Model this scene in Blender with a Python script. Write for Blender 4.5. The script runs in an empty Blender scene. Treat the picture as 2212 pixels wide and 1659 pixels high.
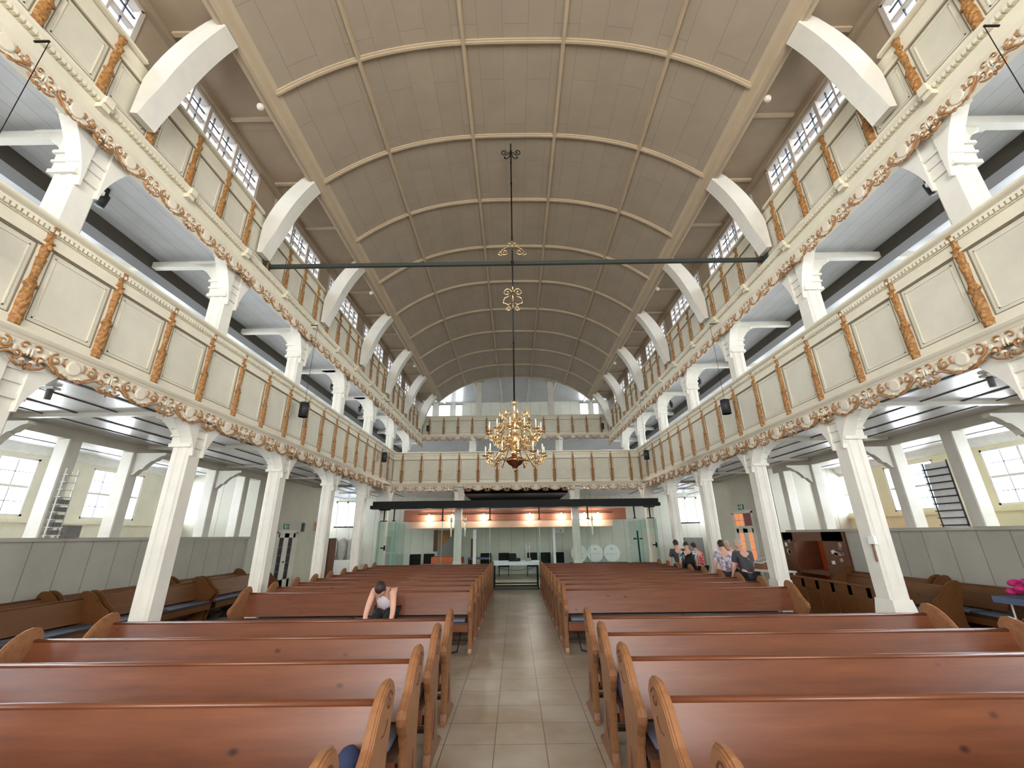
import bpy, math, random
from mathutils import Vector, Matrix
random.seed(7)
SC = bpy.context.scene
COL = SC.collection
PI = math.pi

# ------------------------------------------------------------------ camera
CAM_H = 1.75
def camera():
    f_px, W = 906.485, 2212.0
    p, r, y = (math.radians(a) for a in (19.81947, -0.70384, -0.20907))
    fw = Vector((math.sin(y)*math.cos(p), math.cos(y)*math.cos(p), math.sin(p)))
    rt = Vector((math.cos(y), -math.sin(y), 0)); up = rt.cross(fw)
    r2 = rt*math.cos(r) + up*math.sin(r); u2 = -rt*math.sin(r) + up*math.cos(r)
    cd = bpy.data.cameras.new('camera'); co = bpy.data.objects.new('camera', cd); COL.objects.link(co)
    cd.sensor_fit = 'HORIZONTAL'; cd.sensor_width = 36; cd.lens = 36*f_px/W
    cd.clip_start = 0.05; cd.clip_end = 200
    m = Matrix.Identity(4)
    for i in range(3):
        m[i][0], m[i][1], m[i][2] = r2[i], u2[i], -fw[i]
    m[2][3] = CAM_H
    co.matrix_world = m
    SC.camera = co
camera()

# ------------------------------------------------------------------ sky, lights, exposure
wd = bpy.data.worlds.new('sky'); SC.world = wd; wd.use_nodes = True
_n = wd.node_tree.nodes; _l = wd.node_tree.links
_bg = _n['Background']
_tc = _n.new('ShaderNodeTexCoord'); _nz = _n.new('ShaderNodeTexNoise'); _cr = _n.new('ShaderNodeValToRGB')
_nz.inputs['Scale'].default_value = 3.0; _nz.inputs['Detail'].default_value = 5
_cr.color_ramp.elements[0].position = 0.40; _cr.color_ramp.elements[0].color = (0.62, 0.80, 1.0, 1)
_cr.color_ramp.elements[1].position = 0.62; _cr.color_ramp.elements[1].color = (1.0, 1.0, 1.0, 1)
_l.new(_tc.outputs['Generated'], _nz.inputs['Vector']); _l.new(_nz.outputs['Fac'], _cr.inputs['Fac']); _l.new(_cr.outputs['Color'], _bg.inputs['Color'])
_bg.inputs['Strength'].default_value = 3.0

def area(name, loc, rot, sx, sy, power, col=(1, 1, 1)):
    d = bpy.data.lights.new(name, 'AREA'); d.shape = 'RECTANGLE'; d.size = sx; d.size_y = sy
    d.energy = power; d.color = col
    o = bpy.data.objects.new(name, d); COL.objects.link(o); o.location = loc; o.rotation_euler = rot
    return o
CX = 0.06
# daylight standing outside the glass of each row of windows
for s in (-1, 1):
    # area lamps shine along local -Z; tilt towards the nave
    def tilt(a): return (0, s*(PI/2 - a), 0)
    area('daylight', (CX + s*10.7, 8.5, 2.85), tilt(0.10), 1.5, 26, 2600, (0.95, 0.98, 1.0))
    area('daylight', (CX + s*10.7, 8.5, 5.20), tilt(0.10), 1.5, 26, 2600, (0.95, 0.98, 1.0))
    area('daylight', (CX + s*6.3, 8.5, 8.6), tilt(0.45), 1.6, 26, 560, (0.95, 0.98, 1.0))
area('daylight', (CX, -6.6, 4.5), (PI/2, 0, 0), 8.0, 5.5, 1150, (1.0, 0.98, 0.95))  # unseen lamp added behind the viewer as front fill
area('daylight', (CX, 25.9, 8.9), (-PI/2, 0, 0), 12, 1.4, 420, (0.95, 0.98, 1.0))
SC.view_settings.view_transform = 'Standard'
SC.view_settings.look = 'None'
SC.view_settings.gamma = 1.0
SC.view_settings.use_curve_mapping = False
SC.view_settings.exposure = 0.5
cy = SC.cycles
cy.max_bounces = 6; cy.diffuse_bounces = 4; cy.glossy_bounces = 3; cy.transmission_bounces = 4; cy.transparent_max_bounces = 12
cy.caustics_reflective = False; cy.caustics_refractive = False; cy.sample_clamp_indirect = 4.0
cy.use_denoising = True

# ------------------------------------------------------------------ materials
def srgb(*c):
    return tuple((v/255/12.92 if v/255 <= .04045 else ((v/255+.055)/1.055)**2.4) for v in c) + (1,)
class NT:
    def __init__(s, name):
        s.m = bpy.data.materials.new(name); s.m.use_nodes = True
        s.n = s.m.node_tree.nodes; s.l = s.m.node_tree.links
        s.b = s.n['Principled BSDF']
    def node(s, t, **k):
        x = s.n.new(t)
        for a, v in k.items(): setattr(x, a, v)
        return x
    def link(s, a, b): s.l.new(a, b)
    def pos(s, scale=(1, 1, 1), kind='pos', loc=(0, 0, 0)):
        mp = s.node('ShaderNodeMapping'); mp.inputs['Scale'].default_value = scale; mp.inputs['Location'].default_value = loc
        if kind == 'pos': g = s.node('ShaderNodeNewGeometry'); s.link(g.outputs['Position'], mp.inputs['Vector'])
        else: g = s.node('ShaderNodeTexCoord'); s.link(g.outputs['Object'], mp.inputs['Vector'])
        return mp.outputs['Vector']
    def noise(s, vec, scale=5, detail=4, rough=.6):
        x = s.node('ShaderNodeTexNoise'); x.inputs['Scale'].default_value = scale; x.inputs['Detail'].default_value = detail
        x.inputs['Roughness'].default_value = rough; s.link(vec, x.inputs['Vector']); return x.outputs['Fac']
    def ramp(s, fac, stops):
        r = s.node('ShaderNodeValToRGB'); e = r.color_ramp.elements
        while len(e) < len(stops): e.new(.5)
        for el, (p, c) in zip(e, stops): el.position = p; el.color = c
        s.link(fac, r.inputs['Fac']); return r.outputs['Color']
    def mix(s, fac, a, b, mode='MIX'):
        x = s.node('ShaderNodeMix', data_type='RGBA', blend_type=mode)
        if isinstance(fac, float): x.inputs[0].default_value = fac
        else: s.link(fac, x.inputs[0])
        for i, v in ((6, a), (7, b)):
            if isinstance(v, tuple): x.inputs[i].default_value = v
            else: s.link(v, x.inputs[i])
        return x.outputs[2]
    def bump(s, h, strength=.3, dist=.01):
        b = s.node('ShaderNodeBump'); b.inputs['Strength'].default_value = strength; b.inputs['Distance'].default_value = dist
        s.link(h, b.inputs['Height']); s.link(b.outputs['Normal'], s.b.inputs['Normal'])
    def done(s, col, rough=.5, spec=.5, metal=0.0):
        if isinstance(col, tuple): s.b.inputs['Base Color'].default_value = col
        else: s.link(col, s.b.inputs['Base Color'])
        s.b.inputs['Roughness'].default_value = rough; s.b.inputs['Metallic'].default_value = metal
        s.b.inputs['Specular IOR Level'].default_value = spec
        return s.m
def k(c, f): return tuple(v*f for v in c[:3]) + (1,)
def painted(name, c, rough=.5, var=.10, scale=2.0, spec=.4):
    t = NT(name); c = srgb(*c); f = t.noise(t.pos(), scale, 5, .65)
    return t.done(t.ramp(f, [(.3, k(c, 1-var)), (.7, k(c, 1+var*.5))]), rough, spec)
def plain(name, c, rough=.5, metal=0.0, spec=.5, emit=0):
    t = NT(name); c = srgb(*c)
    f = t.noise(t.pos(), 9, 2); col = t.ramp(f, [(.3, k(c, .93)), (.7, k(c, 1.04))])
    m = t.done(col, rough, spec, metal)
    if emit: t.b.inputs['Emission Color'].default_value = c; t.b.inputs['Emission Strength'].default_value = emit
    return m
def boards(name, c, axis, width, seam, rough=.4, length=40.0, var=.10, shift=0.0, offset=.5, spec=.4, seamw=.012):
    """painted boards: narrow darker joints every width metres; axis = direction across the boards"""
    t = NT(name); c = srgb(*c)
    g = t.node('ShaderNodeNewGeometry'); sp = t.node('ShaderNodeSeparateXYZ'); t.link(g.outputs['Position'], sp.inputs[0])
    cb = t.node('ShaderNodeCombineXYZ')
    ax = {'x': 0, 'y': 1, 'z': 2}
    t.link(sp.outputs[ax[axis[1]]], cb.inputs[0]); t.link(sp.outputs[ax[axis[0]]], cb.inputs[1])
    mp = t.node('ShaderNodeMapping'); mp.inputs['Location'].default_value = (0, shift, 0); t.link(cb.outputs[0], mp.inputs['Vector'])
    b = t.node('ShaderNodeTexBrick'); b.offset = offset
    for nm, v in (('Scale', 1), ('Brick Width', length), ('Row Height', width), ('Mortar Size', seamw/2), ('Mortar Smooth', .3), ('Bias', 0)):
        b.inputs[nm].default_value = v
    t.link(mp.outputs['Vector'], b.inputs['Vector'])
    f = t.noise(t.pos(), 1.6, 5, .65)
    base = t.ramp(f, [(.3, k(c, 1-var)), (.7, k(c, 1+var*.5))])
    b.inputs['Color1'].default_value = (1, 1, 1, 1); b.inputs['Color2'].default_value = (.95, .95, .95, 1)
    b.inputs['Mortar'].default_value = (seam, seam, seam, 1)
    col = t.mix(1.0, base, b.outputs['Color'], 'MULTIPLY')
    return t.done(col, rough, spec)

M = {}
M['cream'] = painted('cream_paint', (214, 206, 184), .45)
M['creampanel'] = painted('panel_paint', (205, 199, 180), .5)
M['grooveshade'] = plain('groove_shadow_paint', (120, 108, 86), .6)
M['column'] = painted('column_paint', (216, 212, 200), .42)
M['vault'] = boards('vault_boards', (164, 150, 132), 'xy', .42, .74, .55, 1.78, .08, .1, .5, .3)
M['soffit'] = boards('soffit_boards', (164, 146, 124), 'yx', 1.34, .8, .6)
M['rib'] = painted('rib_paint', (186, 168, 142), .5)
M['aisle_ceiling'] = boards('aisle_ceiling_boards', (214, 214, 214), 'xy', .20, .82, .28, 40, .10, 0, .5, .6, .010)
M['mid_ceiling'] = boards('mid_ceiling_boards', (190, 190, 190), 'xy', .22, .70, .33, 40, .10, 0, .5, .5, .014)
M['bead'] = plain('dark_bead', (62, 58, 56), .55)
M['shadebeam'] = plain('shaded_beam', (66, 60, 54), .6)  # tone darkened to paint in the shade on the beam's nave face
M['yellowwall'] = boards('outer_wall_boards', (226, 218, 178), 'yz', .85, .82, .5)
M['leftwall'] = boards('outer_wall_boards_pale', (228, 222, 200), 'yz', .85, .82, .5)
M['partition'] = boards('partition_boards', (176, 172, 160), 'yz', .52, .55, .5, 40, .10, .1, .5, .3, .02)
M['partcap'] = painted('partition_cap', (178, 174, 162), .5)
M['rearwall'] = boards('rear_wall_boards', (205, 203, 188), 'xz', .62, .55, .5, 40, .08, .2, .5, .3, .022)
M['gold'] = None
t = NT('gilded_oak'); f = t.noise(t.pos((1, 1, 1), 'obj'), 26, 4, .7)
M['gold'] = t.done(t.ramp(f, [(.30, srgb(92, 56, 22)), (.52, srgb(150, 104, 54)), (.72, srgb(188, 146, 90))]), .5, .4); t.bump(f, .6, .02)
M['scroll'] = painted('ochre_paint', (156, 112, 68), .5, .18, 8)
M['lobe'] = painted('cream_leaf', (212, 202, 182), .5)
def wood(name, dark, mid, light, rough=.32, knots=True):
    t = NT(name)
    v = t.pos((.9, 9, 9), 'obj'); f = t.noise(v, 2.2, 6, .65)
    f2 = t.noise(t.pos((.4, .4, .4)), 1.3, 3)
    a = t.ramp(f, [(.25, srgb(*dark)), (.5, srgb(*mid)), (.8, srgb(*light))])
    a = t.mix(f2, a, srgb(*mid), 'MIX')
    if knots:
        vo = t.node('ShaderNodeTexVoronoi'); vo.feature = 'F1'; vo.inputs['Scale'].default_value = 2.6
        vo.inputs['Randomness'].default_value = 1
        t.link(t.pos((1, 1, 1.7)), vo.inputs['Vector'])
        kf = t.ramp(vo.outputs['Distance'], [(.03, (1, 1, 1, 1)), (.10, (0, 0, 0, 1))])
        a = t.mix(kf, a, k(srgb(*dark), .6), 'MIX')
    return t.done(a, rough, .45)
M['pew'] = wood('pew_wood', (70, 38, 22), (104, 58, 34), (128, 78, 48))
M['pewend'] = wood('pew_end_wood', (98, 62, 38), (138, 94, 62), (164, 120, 82), .35, False)
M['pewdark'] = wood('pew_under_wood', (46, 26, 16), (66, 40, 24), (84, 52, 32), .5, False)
M['sidepew'] = wood('side_pew_wood', (72, 42, 18), (104, 64, 30), (122, 78, 40), .4)
M['carve'] = plain('carved_shadow', (84, 46, 20), .6)
M['cushion'] = painted('cushion_fabric', (104, 108, 122), .75, .15, 6)
M['cushiondark'] = plain('cushion_edge', (40, 42, 52), .7)
t = NT('floor_tiles')
g = t.node('ShaderNodeTexBrick'); g.offset = 0.0
for nm, v in (('Scale', 1), ('Brick Width', .4535), ('Row Height', .4535), ('Mortar Size', .0035), ('Mortar Smooth', .2), ('Bias', 0)): g.inputs[nm].default_value = v
t.link(t.pos((1, 1, 1), 'pos', (.21+.4535*40, -4.60+.4535*40, 0)), g.inputs['Vector'])
g.inputs['Color1'].default_value = srgb(186, 176, 164); g.inputs['Color2'].default_value = srgb(176, 166, 152); g.inputs['Mortar'].default_value = srgb(74, 64, 54)
f = t.noise(t.pos(), 1.1, 4); st = t.ramp(f, [(.35, srgb(218, 204, 184)), (.65, (1, 1, 1, 1))])
M['floor'] = t.done(t.mix(1.0, g.outputs['Color'], st, 'MULTIPLY'), .34, .5)
M['brass'] = plain('polished_brass', (232, 202, 156), .24, 1.0)
M['brassdark'] = plain('bronze_bowl', (150, 104, 74), .28, 1.0)
M['iron'] = plain('wrought_iron', (26, 22, 20), .5, .6)
M['steel'] = plain('painted_steel', (52, 58, 52), .5, .2)
M['black'] = plain('black_steel', (10, 9, 10), .6, 0, .25)
M['blackmatt'] = plain('unlit_black', (6, 6, 7), .9, 0, .1)  # near-black painted for the unlit recess under the far gallery
M['candle'] = plain('candle_wax', (240, 234, 214), .5)
M['white'] = plain('white_paint', (236, 236, 232), .5)
M['paper'] = plain('white_paper', (232, 230, 226), .7)
M['frame'] = painted('window_frame_paint', (188, 178, 168), .5)
M['frameR'] = painted('window_frame_white', (226, 222, 212), .5)
M['lead'] = plain('window_lead', (44, 42, 48), .5)
M['cloth'] = plain('white_linen', (226, 228, 236), .7)
M['walnut'] = wood('brown_boards', (70, 38, 24), (98, 56, 34), (120, 72, 46), .45, False)
M['copper'] = wood('reddish_board', (120, 72, 54), (146, 92, 70), (166, 112, 88), .5, False)
M['palered'] = painted('pale_red', (190, 150, 130), .55)
M['orange'] = plain('orange_panel', (206, 98, 52), .5)
M['glowpane'] = plain('glowing_orange_glass', (236, 150, 100), .4, 0, .5, .45)  # emission paints in the light coming through the panes
M['redbrick'] = painted('dull_red_glass', (150, 84, 84), .5)
M['stone'] = painted('grey_stone', (160, 156, 146), .8, .2, 6)
M['green'] = plain('exit_green', (24, 128, 104), .5)
M['grey'] = plain('grey_plastic', (120, 118, 116), .5)
M['lampblack'] = plain('lamp_metal', (44, 44, 48), .5, .3)
M['lampglow'] = plain('lamp_glow', (255, 236, 200), .4, 0, .5, 2.0)
M['globe'] = plain('opal_glass', (214, 204, 190), .4)
M['skin'] = plain('skin', (206, 158, 136), .55)
M['hair'] = plain('dark_brown_hair', (46, 28, 22), .6)
M['hairgrey'] = plain('grey_hair', (178, 160, 148), .6)
M['blue'] = painted('navy_cloth', (44, 52, 84), .8, .2, 8)
M['sheet'] = painted('blue_grey_cloth', (92, 102, 132), .8)
M['pink'] = painted('pink_petals', (206, 44, 122), .6, .2, 12)
M['leafgreen'] = painted('leaf_green', (60, 96, 52), .6)
M['shirtgrey'] = plain('charcoal_shirt', (62, 62, 66), .8)
t = NT('lilac_print'); f = t.noise(t.pos(), 14, 3); M['lilac'] = t.done(t.ramp(f, [(.42, srgb(128, 112, 134)), (.5, srgb(186, 174, 186)), (.6, srgb(214, 206, 208))]), .8)
t = NT('monochrome_print'); f = t.noise(t.pos(), 16, 2); M['mono'] = t.done(t.ramp(f, [(.44, srgb(34, 44, 46)), (.5, srgb(150, 170, 168)), (.6, srgb(216, 224, 220))]), .8)
t = NT('red_print'); f = t.noise(t.pos(), 18, 2); M['redprint'] = t.done(t.ramp(f, [(.45, srgb(150, 40, 44)), (.55, srgb(206, 120, 110))]), .8)
M['trousers'] = plain('black_trousers', (20, 20, 26), .8)
M['tank'] = plain('white_cotton', (226, 220, 228), .8)
def glass(name, tint, refl=.08, rough=.02, emit=None):
    t = NT(name); n = t.n
    tr = t.node('ShaderNodeBsdfTransparent'); tr.inputs['Color'].default_value = tint
    gl = t.node('ShaderNodeBsdfGlossy'); gl.inputs['Roughness'].default_value = rough
    fr = t.node('ShaderNodeLayerWeight'); fr.inputs['Blend'].default_value = .5
    mu = t.node('ShaderNodeMath', operation='MULTIPLY'); mu.inputs[1].default_value = refl; t.link(fr.outputs['Facing'], mu.inputs[0])
    mx = t.node('ShaderNodeMixShader'); t.link(mu.outputs[0], mx.inputs[0]); t.link(tr.outputs[0], mx.inputs[1]); t.link(gl.outputs[0], mx.inputs[2])
    t.link(mx.outputs[0], n['Material Output'].inputs['Surface']); return t.m
M['glass'] = glass('window_glass', (.95, .97, 1, 1))
M['greenglass'] = glass('clear_partition_glass', (.93, .975, .96, 1), .22)
M['glassedge'] = plain('glass_edge', (120, 186, 170), .2)

# ------------------------------------------------------------------ geometry helpers
class MB:
    def __init__(s): s.v = []; s.f = []
    def add(s, vs, fs):
        o = len(s.v); s.v += [tuple(v) for v in vs]; s.f += [tuple(i+o for i in f) for f in fs]; return s
    def box(s, x0, x1, y0, y1, z0, z1):
        if x0 > x1: x0, x1 = x1, x0
        if y0 > y1: y0, y1 = y1, y0
        if z0 > z1: z0, z1 = z1, z0
        return s.add([(x, y, z) for z in (z0, z1) for y in (y0, y1) for x in (x0, x1)],
                     [(0, 2, 3, 1), (4, 5, 7, 6), (0, 1, 5, 4), (2, 6, 7, 3), (0, 4, 6, 2), (1, 3, 7, 5)])
    def prism(s, poly, a, b, axis):
        """poly of 2-D points extruded from a to b along axis ('x': poly=(y,z), 'y': poly=(x,z), 'z': poly=(x,y))"""
        def P(p, t): return (t, p[0], p[1]) if axis == 'x' else (p[0], t, p[1]) if axis == 'y' else (p[0], p[1], t)
        n = len(poly)
        ar = sum(poly[i][0]*poly[(i+1) % n][1]-poly[(i+1) % n][0]*poly[i][1] for i in range(n))
        if (ar < 0) != (axis == 'y'): poly = poly[::-1]
        if a > b: a, b = b, a
        vs = [P(p, a) for p in poly] + [P(p, b) for p in poly]
        return s.add(vs, [tuple(range(n-1, -1, -1)), tuple(range(n, 2*n))] + [(i, (i+1) % n, n+(i+1) % n, n+i) for i in range(n)])
    def tube(s, path, r, n=8, closed=False, caps=True, flat=1.0):
        path = [Vector(p) for p in path]; m = len(path)
        rs = r if isinstance(r, (list, tuple)) else [r]*m
        vs = []; prev = None
        for i, p in enumerate(path):
            d = (path[min(i+1, m-1)]-path[max(i-1, 0)]) if not closed else (path[(i+1) % m]-path[i-1])
            d = d.normalized() if d.length > 1e-9 else Vector((0, 0, 1))
            if prev is None:
                a = Vector((0, 0, 1)) if abs(d.z) < .9 else Vector((1, 0, 0)); prev = d.cross(a).normalized()
            u = (prev-d*prev.dot(d)); u = u.normalized() if u.length > 1e-6 else d.orthogonal().normalized()
            w = d.cross(u); prev = u
            for j in range(n):
                t = 2*PI*j/n; vs.append(p+(u*math.cos(t)+w*math.sin(t)*flat)*rs[i])
        fs = []
        for i in range(m if closed else m-1):
            for j in range(n):
                a, b = i*n+j, i*n+(j+1) % n; c, d = ((i+1) % m)*n+(j+1) % n, ((i+1) % m)*n+j
                fs.append((a, b, c, d))
        if caps and not closed: fs += [tuple(range(n-1, -1, -1)), tuple(range((m-1)*n, m*n))]
        return s.add(vs, fs)
    def lathe(s, prof, c=(0, 0, 0), n=16, mod=None):
        vs = []; m = len(prof)
        for i, (r, z) in enumerate(prof):
            for j in range(n):
                t = 2*PI*j/n; q = r*(mod(t, z) if mod else 1)
                vs.append((c[0]+q*math.cos(t), c[1]+q*math.sin(t), c[2]+z))
        fs = [(i*n+j, i*n+(j+1) % n, (i+1)*n+(j+1) % n, (i+1)*n+j) for i in range(m-1) for j in range(n)]
        fs += [tuple(range(n-1, -1, -1)), tuple(range((m-1)*n, m*n))]
        return s.add(vs, fs)
    def ball(s, c, r, n=10, m=7):
        if not isinstance(r, (tuple, list)): r = (r, r, r)
        vs = [(c[0], c[1], c[2]-r[2])]
        for i in range(1, m):
            a = -PI/2+PI*i/m
            for j in range(n):
                t = 2*PI*j/n; vs.append((c[0]+r[0]*math.cos(a)*math.cos(t), c[1]+r[1]*math.cos(a)*math.sin(t), c[2]+r[2]*math.sin(a)))
        vs.append((c[0], c[1], c[2]+r[2])); top = len(vs)-1
        fs = [(0, 1+(j+1) % n, 1+j) for j in range(n)]
        for i in range(m-2):
            for j in range(n): fs.append((1+i*n+j, 1+i*n+(j+1) % n, 1+(i+1)*n+(j+1) % n, 1+(i+1)*n+j))
        fs += [(top, 1+(m-2)*n+j, 1+(m-2)*n+(j+1) % n) for j in range(n)]
        return s.add(vs, fs)
    def sheet(s, pts, nu, nv):
        return s.add(pts, [(i*nv+j, i*nv+j+1, (i+1)*nv+j+1, (i+1)*nv+j) for i in range(nu-1) for j in range(nv-1)])
    def mesh(s, name, mat, smooth=False):
        me = bpy.data.meshes.new(name); me.from_pydata(s.v, [], s.f)
        me.materials.append(mat)
        if smooth: me.polygons.foreach_set('use_smooth', [True]*len(me.polygons))
        me.update(); return me
def obj(name, mb, mat, parent=None, loc=None, smooth=False, label=None):
    me = mb if isinstance(mb, bpy.types.Mesh) else mb.mesh(name, mat, smooth)
    o = bpy.data.objects.new(name, me); COL.objects.link(o)
    if parent is not None: o.parent = parent
    if loc is not None: o.location = loc
    if label: o['label'] = label
    return o
def wpart(name, mb, mat, parent, smooth=False, label=None):
    """part whose mesh is given in world coordinates, under an unrotated parent"""
    L = parent.location
    if parent.parent: L = L + parent.parent.location
    mb.v = [(x-L.x, y-L.y, z-L.z) for x, y, z in mb.v]
    return obj(name, mb, mat, parent, None, smooth, label)
def tag(o, label, cat, group=None):
    o['label'] = label; o['category'] = cat
    if group: o['group'] = group
    return o
def thing(name, label, cat, loc=(0, 0, 0), rz=0, group=None):
    o = bpy.data.objects.new(name, None); COL.objects.link(o); o.location = loc; o.rotation_euler = (0, 0, rz)
    o.empty_display_size = .1
    return tag(o, label, cat, group)
def struct(name, mb, mat, parent=None, smooth=False):
    o = obj(name, mb, mat, parent, None, smooth)
    o['kind'] = 'structure'; return o
def sempty(name, loc=(0, 0, 0)):
    o = bpy.data.objects.new(name, None); COL.objects.link(o); o.location = loc; o['kind'] = 'structure'; return o
def dup(root, label=None, loc=None, rz=None, group=None):
    def cp(o, p):
        c = o.copy(); COL.objects.link(c)
        if p is not None: c.parent = p
        for ch in o.children: cp(ch, c)
        return c
    r = cp(root, None)
    if label: r['label'] = label
    if group: r['group'] = group
    if loc is not None: r.location = loc
    if rz is not None: r.rotation_euler = (0, 0, rz)
    return r
ORD = ['first', 'second', 'third', 'fourth', 'fifth', 'sixth', 'seventh', 'eighth', 'ninth', 'tenth', 'eleventh', 'twelfth', 'thirteenth', 'fourteenth', 'fifteenth']
SIDE = {-1: 'left', 1: 'right'}
def hx(s, h): return CX + s*h

# ================================================================== large structure
struct('floor', MB().box(-11, 11.1, -6.2, 26, -.15, 0), M['floor'])

# ---- barrel ceiling
VY0, VY1 = -6.0, 20.8
VZ, VRISE, VW = 8.42, 1.19, 3.8
def vz(x): return VZ + VRISE*(1-(abs(x)/VW)**2.75)
xs = [-3.95+7.9*i/44 for i in range(45)]
pts = []
for x in xs:
    for y in (VY0, VY1): pts.append((CX+x, y, vz(x)))
mb = MB().sheet(pts, 45, 2)
pts2 = [(p[0], p[1], p[2]+.12) for p in pts]; mb.sheet(pts2, 45, 2)
ceil = struct('ceiling', mb, M['vault'], smooth=True)
def arc_rib(y, w=.085, d=.05):
    m = MB()
    for (ww, dd) in ((w, d*.55), (w*.42, d)):
        pr = []
        for i in range(41):
            x = -3.8+7.6*i/40
            sl = (vz(x+.01)-vz(x-.01))/.02; n = Vector((-sl, 0, 1)).normalized()
            for (a, b) in ((-ww/2, .02), (ww/2, .02), (ww/2, -dd), (-ww/2, -dd)):
                pr.append((CX+x+n.x*b, y+a, vz(x)+n.z*b))
        m.add(pr, [(i*4+j, i*4+(j+1) % 4, (i+1)*4+(j+1) % 4, (i+1)*4+j) for i in range(40) for j in range(4)])
    return m
for i in range(-5, 10):
    obj('cross_rib', arc_rib(4.70+1.78*i), M['rib'], ceil)
for x in (-2.55, -.83, .86, 2.58):
    z = vz(x)
    obj('long_rib', MB().box(CX+x-.035, CX+x+.035, VY0, VY1, z-.045, z+.03).box(CX+x-.018, CX+x+.018, VY0, VY1, z-.06, z), M['rib'], ceil)
for s in (-1, 1):
    m = MB()
    m.prism([(hx(s, 3.72), 8.50), (hx(s, 3.78), 8.40), (hx(s, 3.86), 8.36), (hx(s, 3.88), 8.31), (hx(s, 4.0), 8.29), (hx(s, 4.06), 8.36), (hx(s, 4.06), 8.55)], VY0, VY1, 'y')
    obj('edge_beam', m, M['rib'], ceil)
# end face above the far arch
m = MB()
pp = [(CX+x, vz(x)-.02) for x in xs]
for i in range(44):
    m.add([(pp[i][0], VY1, pp[i][1]), (pp[i+1][0], VY1, pp[i+1][1]), (pp[i+1][0], VY1, 10.2), (pp[i][0], VY1, 10.2)], [(0, 1, 2, 3)])
obj('end_arch', m, M['rib'], ceil)

# ---- soffits and clerestory
BR = [1.12+2.68*i for i in range(-2, 8)]                # bays of the curved braces
WINZ0, WINZ1 = 7.60, 8.31
WX = 4.90
nwin = 0
def glazing_window(idx, x, y0, y1, z0, z1, ncol, nrow, sub, s, frame_mat, wide_every=0, fw=.05, lead=.011, leads=True):
    """window in a wall of constant x: frame with casements as one part, panes as one part, leads as one part"""
    w = sempty('window_%d' % idx, (x, (y0+y1)/2, z0))
    fr = MB()
    fr.box(x-.05, x+.05, y0-.03, y0+fw*.6, z0, z1).box(x-.05, x+.05, y1-fw*.6, y1+.03, z0, z1)
    fr.box(x-.05, x+.05, y0, y1, z0-.03, z0+fw*.6).box(x-.05, x+.05, y0, y1, z1-fw*.6, z1+.03)
    cwid = (y1-y0)/ncol
    for c in range(1, ncol):
        ww = fw*1.25 if (wide_every and c % wide_every == 0) else fw*.62
        dd = .07 if (wide_every and c % wide_every == 0) else .04
        fr.box(x-dd, x+dd, y0+c*cwid-ww/2, y0+c*cwid+ww/2, z0, z1)
    ch = (z1-z0)/nrow
    for r in range(1, nrow): fr.box(x-.035, x+.035, y0, y1, z0+r*ch-fw*.35, z0+r*ch+fw*.35)
    a = wpart('window_frame', fr, frame_mat, w)
    if leads:
        ld = MB()
        for c in range(ncol):
            for q in range(1, sub[0]):
                yy = y0+c*cwid+cwid*q/sub[0]; ld.box(x-.012, x+.012, yy-lead/2, yy+lead/2, z0, z1)
        for r in range(nrow):
            for q in range(1, sub[1]):
                zz = z0+r*ch+ch*q/sub[1]; ld.box(x-.012, x+.012, y0, y1, zz-lead/2, zz+lead/2)
        wpart('window_lead', ld, M['lead'], w)
    wpart('window_pane', MB().box(x-.003, x+.003, y0, y1, z0, z1), M['glass'], w)
    return w

for s in (-1, 1):
    sd = SIDE[s]; off = .07 if s > 0 else 0
    B = [b+off for b in BR]
    # soffit board and its battens
    m = MB().box(hx(s, 4.0), hx(s, 5.0), VY0, VY1+.2, 8.45, 8.55)
    so = struct('ceiling_soffit_'+sd, m, M['soffit'])
    for b in B:
        for q in (0.05, 1.34): obj('batten', MB().box(hx(s, 4.05), hx(s, 4.78), b+q-.03, b+q+.03, 8.415, 8.46), M['rib'], so)
    # wall with window openings
    m = MB(); x0, x1 = hx(s, WX), hx(s, WX+.14)
    m.box(x0, x1, VY0, VY1+.3, 6.45, WINZ0-.02)
    m.box(x0, x1, VY0, VY1+.3, WINZ1+.02, 8.55)
    ys = []
    prev = VY0
    for i, b in enumerate(B):
        w0, w1 = b+.34, b+2.68-.28
        if i == len(B)-1: w1 = min(w1, VY1-.1)
        if w1 - w0 < .6: continue
        if w0 > prev: m.box(x0, x1, prev, w0-.02, WINZ0-.02, WINZ1+.02)
        prev = w1+.02
        ys.append((w0, w1))
    m.box(x0, x1, prev, VY1+.3, WINZ0-.02, WINZ1+.02)
    # head board
    m.box(hx(s, WX-.09), hx(s, WX), VY0, VY1+.2, WINZ1+.03, 8.45)
    struct('wall_%s_clerestory' % sd, m, M['soffit'])
    for (w0, w1) in ys:
        if w1 < 0: continue
        nwin += 1
        glazing_window(nwin, hx(s, WX+.03), w0, w1, WINZ0, WINZ1, 6, 2, (2, 2), s, M['frame'], 2)

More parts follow.
